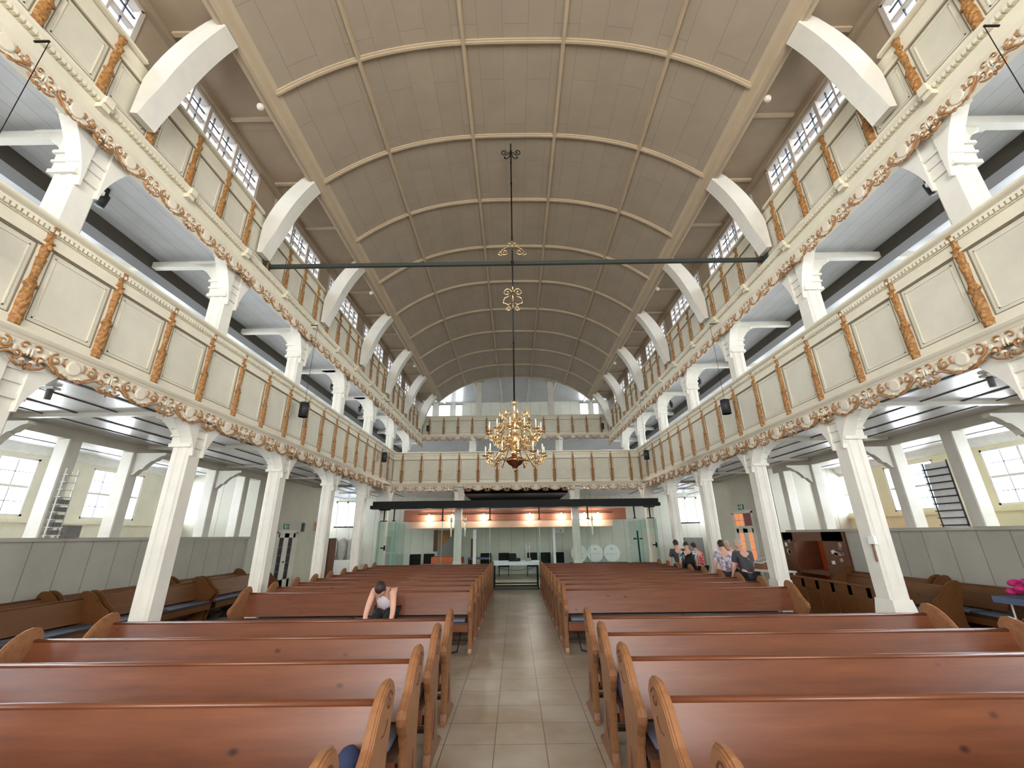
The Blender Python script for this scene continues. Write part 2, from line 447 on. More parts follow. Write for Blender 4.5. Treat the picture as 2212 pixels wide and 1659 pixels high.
# ---- aisle and gallery shells
SLAB0, SLAB1 = 3.60, 3.74
MID0 = 6.42
for s in (-1, 1):
    sd = SIDE[s]
    c = struct('ceiling_aisle_'+sd, MB().box(hx(s, 4.83), hx(s, 10.1), -6, 22, SLAB0, SLAB1), M['aisle_ceiling'])
    for h, w in ((5.55, .05), (6.15, .018), (6.78, .05), (7.3, .018), (8.7, .03), (9.3, .02)):
        obj('bead', MB().box(hx(s, h-w/2), hx(s, h+w/2), -6, 22, SLAB0-.012, SLAB0+.01), M['bead'], c)
    for kk in range(-3, 7):
        y = 6.2+2.53*kk
        obj('cross_batten', MB().box(hx(s, 4.9), hx(s, 7.75), y-.04, y+.04, SLAB0-.06, SLAB0), M['column'], c)
    c = struct('ceiling_gallery_'+sd, MB().box(hx(s, 4.92), hx(s, 10.1), -6, 25.3, MID0, MID0+.1), M['mid_ceiling'])
    obj('long_beam', MB().box(hx(s, 6.35), hx(s, 6.60), -6, 25, 6.19, MID0), M['shadebeam'], c)
    for kk in range(-3, 8):
        y = 6.2+2.53*kk
        obj('cross_beam', MB().box(hx(s, 4.95), hx(s, 9.9), y-.05, y+.05, 6.22, 6.33), M['column'], c)
    # outer wall with two rows of windows
    m = MB(); x0, x1 = hx(s, 10.0), hx(s, 10.2)
    wins = []
    base = 8.05 if s < 0 else 8.42
    step = 2.62 if s < 0 else 2.53
    cs = [base+step*i for i in range(-4, 7)]
    for (z0, z1) in ((2.22, 3.36), (4.55, 6.05)):
        for cc in cs: wins.append((cc-.72, cc+.72, z0, z1))
    m.box(x0, x1, -6, 25.3, 0, 2.22).box(x0, x1, -6, 25.3, 3.36, 4.55).box(x0, x1, -6, 25.3, 6.05, 6.55)
    for (z0, z1) in ((2.22, 3.36), (4.55, 6.05)):
        prev = -6
        for cc in cs:
            m.box(x0, x1, prev, cc-.72, z0, z1); prev = cc+.72
        m.box(x0, x1, prev, 25.3, z0, z1)
    wl = struct('wall_%s_outer' % sd, m, M['yellowwall'] if s > 0 else M['leftwall'])
    obj('sill_rail', MB().box(hx(s, 9.94), hx(s, 10.0), -6, 22, 2.10, 2.17), M['yellowwall'] if s > 0 else M['leftwall'], wl)
    obj('cornice', MB().prism([(hx(s, 10.0), 3.42), (hx(s, 9.94), 3.45), (hx(s, 9.88), 3.55), (hx(s, 9.84), 3.60), (hx(s, 10.0), 3.60)], -6, 22, 'y'), M['white'], wl)
    for (a, b, z0, z1) in wins:
        nwin += 1
        glazing_window(nwin, hx(s, 10.06), a, b, z0, z1, 2, 2 if z0 < 4 else 3, (2, 2), s, M['frameR'], 0, .07, .012)

# ---- low boarded partitions between side pews and the outer aisles
PX = 7.85
for s in (-1, 1):
    sd = SIDE[s]
    m = MB()
    runs = [(-6, 13.0)] if s < 0 else [(-6, 10.75)]
    for a, b in runs: m.box(hx(s, PX), hx(s, PX+.08), a, b, 0, 1.74)
    p = struct('wall_%s_partition' % sd, m, M['partition'])
    obj('cap_rail', MB().box(hx(s, PX-.05), hx(s, PX+.13), -6, 13.0, 1.74, 1.80), M['partcap'], p)
    bm_ = MB().box(hx(s, PX-.02), hx(s, PX+.24), -6, 13.05, 3.42, 3.60)
    struct('wall_%s_header' % sd, bm_, M['column'])
    # porch wall, full height, with a double door
    d0, d1, dz = (14.55, 15.80, 1.95) if s < 0 else (14.75, 16.0, 2.42)
    p0 = 13.05 if s < 0 else 13.32
    m = MB().box(hx(s, PX), hx(s, PX+.1), p0, d0, 0, 3.6).box(hx(s, PX), hx(s, PX+.1), d1, 17.7, 0, 3.6).box(hx(s, PX), hx(s, PX+.1), d0, d1, dz, 3.6)
    m.box(hx(s, PX), hx(s, 10.0), 17.6, 17.7, 0, 3.6).box(hx(s, PX+.1), hx(s, 10.0), p0, p0+.1, 0, 3.6)
    struct('wall_%s_porch' % sd, m, M['rearwall'])

# ---- rear walls
m = MB()
for s in (-1, 1):
    m.box(hx(s, 7.6), hx(s, 7.95), 22, 22.15, 0, 3.6).box(hx(s, 9.1), hx(s, 10.1), 22, 22.15, 0, 3.6)
    m.box(hx(s, 7.95), hx(s, 9.1), 22, 22.15, 0, 2.25).box(hx(s, 7.95), hx(s, 9.1), 22, 22.15, 3.45, 3.6)
m.box(hx(-1, 7.6), hx(1, 7.6), 22, 22.15, 0, 3.6)
struct('wall_rear', m, M['rearwall'])
for s in (-1, 1):
    nwin += 1
    w = sempty('window_%d' % nwin, (hx(s, 8.5), 22.05, 2.25))
    fr = MB()
    for a in (7.95, 8.49, 9.04): fr.box(hx(s, a), hx(s, a+.07), 22.0, 22.1, 2.25, 3.45)
    fr.box(hx(s, 7.95), hx(s, 9.1), 22.0, 22.1, 2.2, 2.27).box(hx(s, 7.95), hx(s, 9.1), 22.0, 22.1, 3.38, 3.47)
    wpart('window_frame', fr, M['frameR'], w)
    wpart('window_pane', MB().box(hx(s, 7.95), hx(s, 9.1), 22.05, 22.055, 2.25, 3.45), M['glass'], w)
RW = [(-5.45, -5.05), (-4.70, -3.95), (-3.65, -3.2), (4.12, 4.66), (4.95, 5.3), (5.5, 5.8)]
m = MB(); prev = -10.2
for a, b in RW:
    m.box(prev, a, 25.2, 25.35, 8.0, 9.5); prev = b
m.box(prev, 10.3, 25.2, 25.35, 8.0, 9.5)
m.box(-10.2, 10.3, 25.2, 25.35, 3.6, 8.0).box(-10.2, 10.3, 25.2, 25.35, 9.5, 9.9)
struct('wall_rear_gallery', m, M['rearwall'])
for a, b in RW:
    nwin += 1
    w = sempty('window_%d' % nwin, ((a+b)/2, 25.25, 8.0))
    fr = MB().box(a, a+.04, 25.2, 25.3, 8, 9.5).box(b-.04, b, 25.2, 25.3, 8, 9.5).box(a, b, 25.2, 25.3, 7.96, 8.04).box(a, b, 25.2, 25.3, 9.46, 9.54)
    wpart('window_frame', fr, M['frameR'], w)
    wpart('window_pane', MB().box(a, b, 25.25, 25.255, 8, 9.5), M['glass'], w)
for s in (-1, 1):
    struct('wall_%s_rear_gallery' % SIDE[s], MB().box(hx(s, 7.2), hx(s, 7.3), 21.1, 25.3, 6.5, 9.9), M['rearwall'])
c = struct('ceiling_rear_gallery', MB().box(-7.3, 7.4, VY1, 25.4, 9.62, 9.75), M['mid_ceiling'])
for x in (-4.3, -2.15, -.7, .85, 2.3, 4.4): obj('long_rib', MB().box(x-.05, x+.05, VY1, 25.2, 9.56, 9.62), M['column'], c)
struct('ceiling_far_gallery', MB().box(-10, 10.1, 20.95, 25.3, 6.30, 6.46), M['mid_ceiling'])
struct('ceiling_under_far_gallery', MB().box(hx(-1, 4.83), hx(1, 4.83), 16.32, 22.1, SLAB0, SLAB1), M['aisle_ceiling'])
struct('ceiling_far_floor', MB().box(-10, 10.1, 22.0, 25.3, SLAB0, SLAB1), M['aisle_ceiling'])
# unseen wall behind the viewer; tall openings added to let in front fill
m = MB(); prev = -10.2
FW = [(-3.6, -1.3), (-1.15, 1.27), (1.42, 3.72)]
for a, b in FW: m.box(prev, a, -6.2, -6.0, 2.0, 7.2); prev = b
m.box(prev, 10.3, -6.2, -6.0, 2.0, 7.2).box(-10.2, 10.3, -6.2, -6.0, 0, 2.0).box(-10.2, 10.3, -6.2, -6.0, 7.2, 9.9)
struct('wall_front_unseen', m, M['leftwall'])

# ================================================================== columns
GH = 4.75                                                   # half width between gallery fronts
CYS = [6.2+2.53*kk for kk in range(-4, 4)] + [16.36]
def corbel_poly(sgn, z0, z1, reach, half):
    """ogee side bracket in (along, z): from the shaft edge out under the gallery front"""
    p = [(half-.02, z0)]
    for i in range(9):
        t = i/8; p.append((half+reach*(t**1.7)*.62, z0+(z1-z0)*.78*t))
    p += [(half+reach*.70, z0+(z1-z0)*.80), (half+reach*.72, z0+(z1-z0)*.86), (half+reach*.98, z0+(z1-z0)*.93), (half+reach, z1), (half-.02, z1)]
    return [(sgn*a, b) for a, b in p]
def col_shaft(w, d, z0, z1, ch=.035):
    m = MB(); a, b = w/2, d/2
    poly = [(-a+ch, -b), (-.035, -b), (-.025, -b+.012), (.025, -b+.012), (.035, -b), (a-ch, -b), (a-ch+.008, -b+.014), (a-.012, -b+ch-.008), (a, -b+ch), (a, b-ch), (a-ch, b), (-a+ch, b), (-a, b-ch), (-a, -b+ch), (-a+.012, -b+ch-.008), (-a+ch-.008, -b+.014)]
    m.prism(poly, z0, z1, 'z'); return m
def make_column(low=True, side=0):
    r = bpy.data.objects.new('column', None); COL.objects.link(r)
    w, d = .26, .29
    if low: zb, zn, zt, z0 = (.72 if side < 0 else .90), 3.02, 3.58, 0.0
    else:   zb, zn, zt, z0 = 0, 5.55, 6.40, 3.74
    obj('shaft', col_shaft(w, d, max(zb, z0), zn), M['column'], r)
    if low:
        m = MB()
        a, b = w/2+.045, d/2+.045; zs = .36
        m.box(-a, a, -b, b, 0, zb-zs)
        vs = [(-a, -b, zb-zs), (a, -b, zb-zs), (a, b, zb-zs), (-a, b, zb-zs), (-w/2, -d/2, zb), (w/2, -d/2, zb), (w/2, d/2, zb), (-w/2, d/2, zb)]
        m.add(vs, [(0, 1, 5, 4), (1, 2, 6, 5), (2, 3, 7, 6), (3, 0, 4, 7), (4, 5, 6, 7)])
        obj('plinth', m, M['column'], r)
    m = MB()
    for (z, h, e) in ((zn, .05, .03), (zn+.05, .10, .012), (zn+.15, .03, .032), (zn+.18, .09, .018), (zn+.27, .04, .045)):
        m.box(-w/2-e, w/2+e, -d/2-e, d/2+e, z, z+h)
    m.box(-w/2-.02, w/2+.02, -d/2-.02, d/2+.02, zn+.31, zt)
    obj('capital', m, M['column'], r)
    nv = (w/2+.052)*(-side if side else 1)
    for sg in (-1, 1):
        obj('corbel', MB().prism(corbel_poly(sg, zn-.12, zt-.06, .46, d/2-.03), min(0, nv), max(0, nv), 'x'), M['column'], r)
    return r
def out_bracket(s, zt, zn, w=.26):
    """carved bracket reaching outwards over the aisle"""
    p = corbel_poly(s, zn-.05, zt-.04, .46, w/2)
    m = MB().prism(p, -.05, .05, 'y')
    q = [(s*(w/2-.01), zt-.06), (s*(w/2+.55), zt-.06), (s*(w/2+.55), zt-.02), (s*(w/2-.01), zt-.02)]
    m.prism(q, -.07, .07, 'y'); return m
nth = {('l', -1): 0, ('l', 1): 0, ('u', -1): 0, ('u', 1): 0}
def column_thing(x, y, s, low, label, group):
    r = make_column(low, s); r.location = (x, y, 0)
    if s:
        obj('bracket', out_bracket(s, 3.58 if low else 6.34, 3.02 if low else 5.7), M['column'], r)
    tag(r, label, 'column', group)
    return r
VIS = [y for y in CYS if y > 3.0]
for s in (-1, 1):
    for i, y in enumerate(CYS):
        if y < 0: continue
        yy = y + (.06 if s > 0 else 0)
        vi = VIS.index(y) if y in VIS else None
        wl = ORD[vi] if vi is not None else 'last'
        if y < 3: lab = 'white timber column behind the viewer holding the %s gallery' % SIDE[s]
        elif y > 16: lab = 'corner column where the %s gallery meets the far cross gallery, seen past the glass' % SIDE[s]
        else: lab = '%s white column from the viewer under the %s lower gallery' % (wl, SIDE[s])
        column_thing(hx(s, 4.95), yy, s, True, lab, 'columns under the lower galleries')
        lab2 = lab.replace('under the %s lower gallery' % SIDE[s], 'rising from the %s lower gallery parapet' % SIDE[s]).replace('column behind the viewer holding the %s gallery' % SIDE[s], 'column behind the viewer on the %s gallery' % SIDE[s]).replace('corner column where the %s gallery meets the far cross gallery, seen past the glass' % SIDE[s], 'upper corner column standing where the %s parapet meets the far cross parapet' % SIDE[s])
        column_thing(hx(s, 4.99), yy, s, False, lab2, 'columns above the lower galleries')
for s in (-1, 1):
    column_thing(hx(s, 2.2), 16.55, 0, True, 'white column under the far cross gallery, %s of the altar table' % SIDE[s], 'columns under the far gallery')
    column_thing(hx(s, 2.2), 21.3, 0, False, 'white column under the far upper gallery, %s of the chandelier' % SIDE[s], 'columns under the far upper gallery')
    column_thing(hx(s, 4.99), 18.9, s, False, 'last upper column past the corner of the %s gallery' % SIDE[s], 'columns above the lower galleries')
    r = thing('column', 'tall plain post in the far upper gallery, %s of the chandelier rod' % SIDE[s], 'column', (hx(s, 1.9), 21.2, 6.46), 0, 'posts of the far upper gallery')
    obj('shaft', MB().box(-.14, .14, -.14, .14, 0, 3.14), M['column'], r)
    obj('plate', MB().box(-.2, .2, -.2, .2, 3.08, 3.15), M['column'], r)

# ================================================================== gallery fronts
def herm_mesh(h):
    """carved half-figure pilaster, foot at z=0, facing -Y"""
    P = [(.0, .050), (.055, .050), (.06, .058), (.075, .058), (.08, .050), (.20, .056), (.30, .053), (.36, .044), (.375, .062), (.40, .062), (.405, .046), (.42, .050),
         (.44, .036), (.50, .034), (.58, .040), (.645, .044), (.66, .050), (.675, .036), (.72, .043), (.76, .045), (.80, .038), (.83, .050), (.85, .034), (.885, .030), (.92, .036), (.95, .042), (.965, .050), (1.0, .050)]
    def R(t):
        for (a, ra), (b, rb) in zip(P, P[1:]):
            if a <= t <= b: return ra+(rb-ra)*(t-a)/(b-a+1e-9)
        return .05
    N, A = 64, 13
    m = MB(); vs = []
    for i in range(N+1):
        t = i/N; r = R(t)
        for j in range(A):
            th = PI*j/(A-1)
            mod = 1.0
            if .08 < t < .36: mod = 1+.16*math.sin(22*t*PI+2.2*math.cos(th)*3)*math.sin(th)
            elif .42 < t < .65: mod = 1+.10*math.sin(12*t*PI+th*3)*math.sin(th)
            elif .66 < t < .83: mod = 1+.14*math.sin(26*t*PI)*math.sin(th*3)*math.sin(th)
            elif t > .85: mod = 1+.12*math.sin(th*7)
            vs.append((-math.cos(th)*r*(1+.0*mod), -math.sin(th)*r*.95*mod, t*h))
    fs = [(i*A+j, i*A+j+1, (i+1)*A+j+1, (i+1)*A+j) for i in range(N) for j in range(A-1)]
    fs += [tuple(range(A-1, -1, -1)), tuple(range(N*A, N*A+A))]
    m.add(vs, fs)
    m.ball((0, -.046, .775*h), (.026, .022, .036)); m.ball((0, -.068, .77*h), (.007, .008, .010), 6, 4)
    for sx in (-1, 1): m.ball((sx*.046, -.02, .39*h), (.022, .02, .022), 8, 5); m.ball((sx*.035, -.03, .835*h), (.016, .014, .014), 6, 4)
    return m
HERM_L = herm_mesh(1.10).mesh('carved_pilaster', M['gold'], True)
HERM_U = herm_mesh(.93).mesh('carved_pilaster', M['gold'], True)

def spiral(cx_, cz, r0, turns, a0, dirn, n=26, r1=.15):
    out = []
    for i in range(n+1):
        t = i/n; r = r0*(1-t)+r0*r1*t; a = a0+dirn*turns*2*PI*t
        out.append((cx_+r*math.cos(a), cz+r*math.sin(a)))
    return out
def fringe_meshes(W, H, flip=False):
    """one repeat of the carved valance, s along +X from 0..W, hanging down from z=0, facing -Y: cream board, ochre scrolls, cream leaves"""
    q = W/.843; hs = H/.30
    back = MB()
    N = 40; top = []; bot = []
    for i in range(N+1):
        u = i/N
        zb = -(.175+.045*math.cos(2*PI*(u-.5))+.012*math.cos(2*PI*5*(u-.5)))
        bot.append((u*W, zb*hs)); top.append((u*W, 0))
    for i in range(N):
        back.prism([top[i], top[i+1], bot[i+1], bot[i]], -.012, .012, 'y')
    P = lambda pts, y=-.022: [((W-x if flip else x), y, z) for x, z in pts]
    S = lambda pts: [(x*q, z*hs) for x, z in pts]
    sc = MB()
    mid = .4215
    for sg in (-1, 1):
        X = lambda d: mid+sg*d
        c = spiral(X(.19), -.085, .062, 1.15, PI*.5 if sg > 0 else PI*.5, -sg)
        stem = [(X(.035), -.225), (X(.08), -.245), (X(.13), -.215), (X(.165), -.17)]
        sc.tube(P(S(c)), .0125*q, 6, flat=.8)
        sc.tube(P(S(stem+[(X(.235), -.13), (X(.252), -.085)])), [.010, .013, .015, .014, .013, .012], 6, flat=.8)
        c2 = spiral(X(.315), -.15, .05, 1.05, -PI*.5, sg)
        sc.tube(P(S(c2)), .0115*q, 6, flat=.8)
        sc.tube(P(S([(X(.265), -.20), (X(.31), -.235), (X(.36), -.255), (X(.42), -.24)])), [.010, .016, .014, .008], 6, flat=.8)
        c3 = spiral(X(.36), -.055, .042, .8, PI*.2 if sg > 0 else PI*.8, sg)
        sc.tube(P(S(c3)), .010*q, 6, flat=.8)
        sc.tube(P(S([(X(.09), -.03), (X(.12), -.05), (X(.115), -.09), (X(.09), -.12)])), [.006, .012, .013, .006], 6, flat=.8)
    # lower outline
    sc.tube(P([(a, b-.006) for a, b in bot], -.016), .010, 6, flat=.8)
    # little hanging leaf between two repeats
    for sx in (0.0, W): 
        for a in (-.035, 0, .035):
            sc.ball((sx+a, -.02, (-.225-(.025 if a == 0 else 0))*hs), (.016, .012, .035*hs), 6, 5)
    lf = MB()
    md = MB().lathe([(.001, 0), (.074, 0), (.078, .006), (.070, .016), (.060, .020), (.001, .020)], n=22)
    back.add([((W-(mid*q+x) if flip else mid*q+x), -.012-z, -.105*hs+y) for x, y, z in md.v], md.f)
    for sg in (-1, 1):
        for (d, z, rx, rz) in ((.14, -.075, .022, .040), (.19, -.085, .026, .026), (.245, -.04, .034, .018), (.29, -.10, .026, .034), (.315, -.15, .022, .022), (.37, -.19, .036, .020), (.10, -.185, .036, .020), (.06, -.20, .024, .016), (.36, -.055, .018, .018), (.405, -.10, .012, .045)):
            xx = (mid+sg*d)*q
            lf.ball(((W-xx if flip else xx), -.018, z*hs), (rx*q, .012, rz*hs), 7, 5)
    back.add(lf.v, lf.f)
    return back.mesh('carved_fringe', M['lobe']), sc.mesh('ochre_scroll', M['scroll'], True)
FR_L = fringe_meshes(.8433, .30)
FR_L2 = fringe_meshes(.8433, .30, True)
FR_U = fringe_meshes(.67, .26)
FR_F = fringe_meshes(.73, .28)

class Front:
    """a straight gallery front: a local frame (along, outwards, up) -> world; outwards points into the nave"""
    def __init__(s, o, ax, nx): s.o = Vector(o); s.ax = Vector(ax); s.nx = Vector(nx)
    def p(s, a, n, z): v = s.o+s.ax*a+s.nx*n; return (v.x, v.y, z)
    def slab(s, m, a0, a1, n0, n1, z0, z1):
        c = [s.p(a, n, z) for z in (z0, z1) for n in (n0, n1) for a in (a0, a1)]
        f = [(0, 2, 3, 1), (4, 5, 7, 6), (0, 1, 5, 4), (2, 6, 7, 3), (0, 4, 6, 2), (1, 3, 7, 5)]
        det = s.ax.cross(s.nx).z
        if det < 0: f = [t[::-1] for t in f]
        return m.add(c, f)
    def prof(s, m, a0, a1, poly):
        for (n0, z0), (n1, z1) in zip(poly, poly[1:]+poly[:1]):
            m.add([s.p(a0, n0, z0), s.p(a1, n0, z0), s.p(a1, n1, z1), s.p(a0, n1, z1)], [(0, 1, 2, 3)])
        m.add([s.p(a0, n, z) for n, z in poly], [tuple(range(len(poly)))]); m.add([s.p(a1, n, z) for n, z in poly], [tuple(range(len(poly)-1, -1, -1))])
    def rot(s): return math.atan2(-s.nx.x, s.nx.y) + PI   # mesh facing -Y turned to face nx

def front(name, label, F, a0, a1, zb, zt, herms, hmesh, fr, fw, fz, f0, nf, upper=False, kind=None, cat='gallery front'):
    """zb..zt: foot and top of the carved pilasters"""
    root = thing(name, label, cat, F.p((a0+a1)/2, 0, zb-.06))
    if kind: root['kind'] = kind
    g = (zt-zb)
    m = MB(); F.slab(m, a0, a1, -.06, 0, zb-.05, zt+.02); wpart('panelling', m, M['creampanel'], root)
    m = MB(); gr = MB()
    z1, z2 = zb+g*.085, zb+g*(.80 if not upper else .74)
    F.slab(m, a0, a1, 0, .012, zb-.05, z1); F.slab(m, a0, a1, 0, .012, z2, zt)
    F.slab(m, a0, a1, .0, .035, z2-.005, z2+.022); F.slab(gr, a0, a1, 0, .014, z2-.022, z2-.004)  # dark strip painted under the rail as its shadow line
    ed = [a0]+[h for h in herms]+[a1]
    st = .075
    for h in herms: F.slab(m, h-st, h+st, 0, .012, z1, z2-.02)
    for a, b in zip(ed, ed[1:]):
        p0 = a+(st if a != a0 else .02); p1 = b-(st if b != b+1 and b != a1 else .02)
        if p1-p0 < .12: continue
        # sunk edge of each field: thin dark line and a small raised bead
        F.slab(gr, p0, p1, .0, .0135, z1-.004, z1+.006); F.slab(gr, p0-.004, p0+.006, 0, .0135, z1, z2-.02); F.slab(gr, p1-.004, p1+.005, 0, .0135, z1, z2-.02)
        i0, i1, j0, j1 = p0+.045, p1-.045, z1+.045, z2-.065
        for (q0, q1, r0, r1) in ((i0, i1, j0, j0+.012), (i0, i1, j1-.012, j1), (i0, i0+.012, j0, j1), (i1-.012, i1, j0, j1)): F.slab(m, q0, q1, 0, .008, r0, r1)
    wpart('panel_frame', m, M['cream'], root); wpart('groove_and_shadow', gr, M['grooveshade'], root)
    m = MB()
    if not upper:
        F.prof(m, a0, a1, [(0, zb-.10), (.03, zb-.10), (.045, zb-.075), (.06, zb-.06), (.075, zb-.035), (.075, zb-.012), (.03, zb-.004), (0, zb)])
        wpart('base_moulding', m, M['cream'], root)
        m = MB()
        F.prof(m, a0, a1, [(-.10, zt-.03), (.045, zt-.03), (.05, zt-.005), (.085, zt+.015), (.10, zt+.03), (.10, zt+.055), (-.12, zt+.06)])
        wpart('top_rail', m, M['cream'], root)
        m = MB(); n = int((a1-a0)/.05)
        for i in range(n):
            aa = a0+(i+.5)*(a1-a0)/n; F.slab(m, aa-.014, aa+.014, .03, .056, zt-.075, zt-.035)
        F.slab(m, a0, a1, .0, .03, zt-.085, zt-.03)
        wpart('dentil_band', m, M['cream'], root)
    else:
        F.prof(m, a0, a1, [(0, zb-.34), (.02, zb-.34), (.045, zb-.31), (.045, zb-.28), (.02, zb-.265), (.02, zb-.12), (.055, zb-.10), (.095, zb-.055), (.10, zb-.03), (.03, zb-.008), (0, zb)])
        wpart('base_moulding', m, M['cream'], root)
        m = MB(); n = int((a1-a0)/.055)
        for i in range(n):
            aa = a0+(i+.5)*(a1-a0)/n; F.slab(m, aa-.016, aa+.016, .02, .075, zb-.125, zb-.075)
        wpart('dentil_band', m, M['cream'], root)
        m = MB()
        n = int((a1-a0)/1.34)
        for i in range(n):
            aa = a0+.53+1.34*i
            mm = MB(); F.slab(mm, aa-.05, aa+.05, .02, .13, zb-.13, zb-.03); F.slab(mm, aa-.05, aa+.05, .02, .10, zb-.19, zb-.13)
            wpart('cornice_block', mm, M['cream'], root)
    rt = F.rot()
    for h in herms:
        L = root.location; v = F.p(h, .010, zb)
        o = obj('carved_pilaster', hmesh, None, root, (v[0]-L.x, v[1]-L.y, v[2]-L.z)); o.rotation_euler = (0, 0, rt)
    # carved valance: mesh runs along its local +X after the turn
    lx = Matrix.Rotation(rt, 3, 'Z') @ Vector((1, 0, 0)); sgn = 1 if lx.dot(F.ax) > 0 else -1
    for i in range(nf):
        aa = f0+i*fw if sgn > 0 else f0+(i+1)*fw
        v = F.p(aa, .012, fz); L = root.location
        pk = fr if i % 2 == 0 or fr is not FR_L else FR_L2
        o = obj('carved_fringe', pk[0], None, root, (v[0]-L.x, v[1]-L.y, v[2]-L.z)); o.rotation_euler = (0, 0, rt)
        obj('ochre_scroll', pk[1], None, o)
    return root
for s in (-1, 1):
    sd = SIDE[s]
    F = Front((hx(s, GH), 0, 0), (0, 1, 0), (-s, 0, 0))
    h0, hp = (3.465, .806) if s < 0 else (3.80, .819)
    hs = [h0+hp*i for i in range(-4, 16)]; hs = [h for h in hs if h < 16.15]
    front('gallery_front', 'long cream lower gallery parapet with gilded carved pilasters along the %s side' % sd, F, -2.5, 16.25, 3.66, 4.76, hs, HERM_L, FR_L, .8433, 3.565, 1.14-.8433*3+(.06 if s > 0 else 0), 20)
    m = MB(); F.slab(m, -2.5, 16.25, -.10, -.02, 3.30, 3.64)
    h0, hp = (2.655, .675) if s < 0 else (2.82, .672)
    hs = [h0+hp*i for i in range(-4, 28)]; hs = [h for h in hs if h < 20.8]
    front('gallery_front', 'cream upper frieze with small gilded pilasters below the high windows on the %s' % sd, F, -2.5, 20.9, 6.53, 7.46, hs, HERM_U, FR_U, .67, 6.19, .2, 31, True)
    m = MB()
    B = [b+(.07 if s > 0 else 0) for b in BR]
    rt_ = thing('window_ledge', 'cream moulded ledge under the high windows on the %s side' % sd, 'ledge', (hx(s, 4.8), 9, 7.46))
    for i, b in enumerate(B):
        w0, w1 = b+.18, min(b+2.68-.16, 20.9)
        if w1-w0 < .3 or w1 < 0: continue
        m = MB(); F.prof(m, w0, w1, [(-.12, 7.486), (.03, 7.486), (.035, 7.488), (.06, 7.49), (.06, 7.51), (.03, 7.53), (.045, 7.55), (.02, 7.575), (-.12, 7.58)])
        wpart('ledge_length', m, M['cream'], rt_)
    # beam under the upper wall
    struct('trim_%d' % (1 if s < 0 else 2), MB().box(hx(s, 4.80), hx(s, 4.92), -6, 20.9, 6.12, 6.50), M['cream'])

FF = Front((0, 16.25, 0), (1, 0, 0), (0, -1, 0))
front('gallery_front', 'lower cross gallery parapet with gilded pilasters straight ahead behind the chandelier', FF, hx(-1, 4.75), hx(1, 4.75), 3.66, 4.76, [CX-4.38+.73*i for i in range(13)], HERM_L, FR_F, .73, 3.565, CX-4.745, 13)
FU = Front((0, 20.9, 0), (1, 0, 0), (0, -1, 0))
front('gallery_front', 'upper cross gallery parapet with thin gilded pilasters under the far arch', FU, hx(-1, 4.75), hx(1, 4.75), 6.60, 7.50, [CX-4.38+.73*i for i in range(13)], HERM_U, FR_F, .73, 6.52, CX-4.745, 13)

# ================================================================== curved braces, tie bar
def brace_mesh(s):
    m = MB(); mid = []
    P0, P1, P2 = Vector((4.66, 6.66)), Vector((4.56, 7.72)), Vector((3.98, 8.37))
    N = 14; inn, out = [], []
    for i in range(N+1):
        t = i/N
        p = P0*(1-t)**2+P1*2*t*(1-t)+P2*t*t
        d = ((P1-P0)*(1-t)+(P2-P1)*t).normalized(); n = Vector((d.y, -d.x))
        w = .13+.03*math.sin(PI*t)
        o = p+n*w; o.x = min(o.x, 4.712 if o.y < 7.64 else 4.80); o.y = min(o.y, 8.44)
        inn.append(p-n*w*(.35+.65*min(1, t*4))); out.append(o)
    for i in range(N):
        m.prism([(s*q.x, q.y) for q in (inn[i], inn[i+1], out[i+1], out[i])], -.135, .135, 'y')
    return m
for s in (-1, 1):
    me = brace_mesh(s).mesh('curved_brace', M['column'])
    for i, b in enumerate(BR):
        if b < .5 or b > 20.5: continue
        y = b+(.07 if s > 0 else 0)
        o = obj('curved_brace', me, None, None, (CX, y, 0))
        n = len([q for q in BR if .5 < q <= b])-1
        lab = ('%s curved cream brace from the viewer on the %s, carrying the ceiling beam' % (ORD[n-1] if n > 0 else 'last', SIDE[s])) if n > 0 else 'curved cream brace overhead behind the viewer on the %s' % SIDE[s]
        tag(o, lab, 'brace', 'curved braces under the barrel ceiling')
m = MB().box(hx(-1, 4.70), hx(1, 4.70), 6.733, 6.79, 6.60, 6.67)
root = thing('tie_bar', 'dark steel tie bar spanning the nave between the upper friezes', 'tie bar', (CX, 6.7, 6.6))
wpart('bar', m, M['steel'], root)
for s in (-1, 1): wpart('end_plate', MB().box(hx(s, 4.70), hx(s, 4.74), 6.6, 6.8, 6.55, 6.72), M['steel'], root)

# ================================================================== pews
PEWL = 3.76
END = [(-.06, .955), (-.03, .985), (.03, .992), (.09, .980), (.15, .950), (.21, .905), (.265, .845), (.315, .785), (.375, .745), (.43, .715), (.458, .675), (.452, .63), (.415, .585), (.375, .545), (.345, .48), (.325, .38), (.30, .22), (.285, .10), (.30, .05), (.30, 0),
       (-.29, 0), (-.27, .035), (-.18, .06), (-.09, .09), (-.04, .15), (.0, .28), (.03, .40), (.03, .52), (.01, .64), (-.03, .76), (-.07, .86), (-.085, .91)]
def shrink(poly, d):
    n = len(poly); out = []
    for i in range(n):
        a, b, c = Vector(poly[i-1]), Vector(poly[i]), Vector(poly[(i+1) % n])
        n1 = Vector(((b-a).y, -(b-a).x)).normalized(); n2 = Vector(((c-b).y, -(c-b).x)).normalized()
        v = (n1+n2); v = v.normalized() if v.length > 1e-6 else n1
        out.append((b.x+v.x*d, b.y+v.y*d))
    ar = lambda p: abs(sum(p[i][0]*p[(i+1) % n][1]-p[(i+1) % n][0]*p[i][1] for i in range(n)))
    if ar(out) > ar(poly):
        return [(2*p[0]-q[0], 2*p[1]-q[1]) for p, q in zip(poly, out)]
    return out
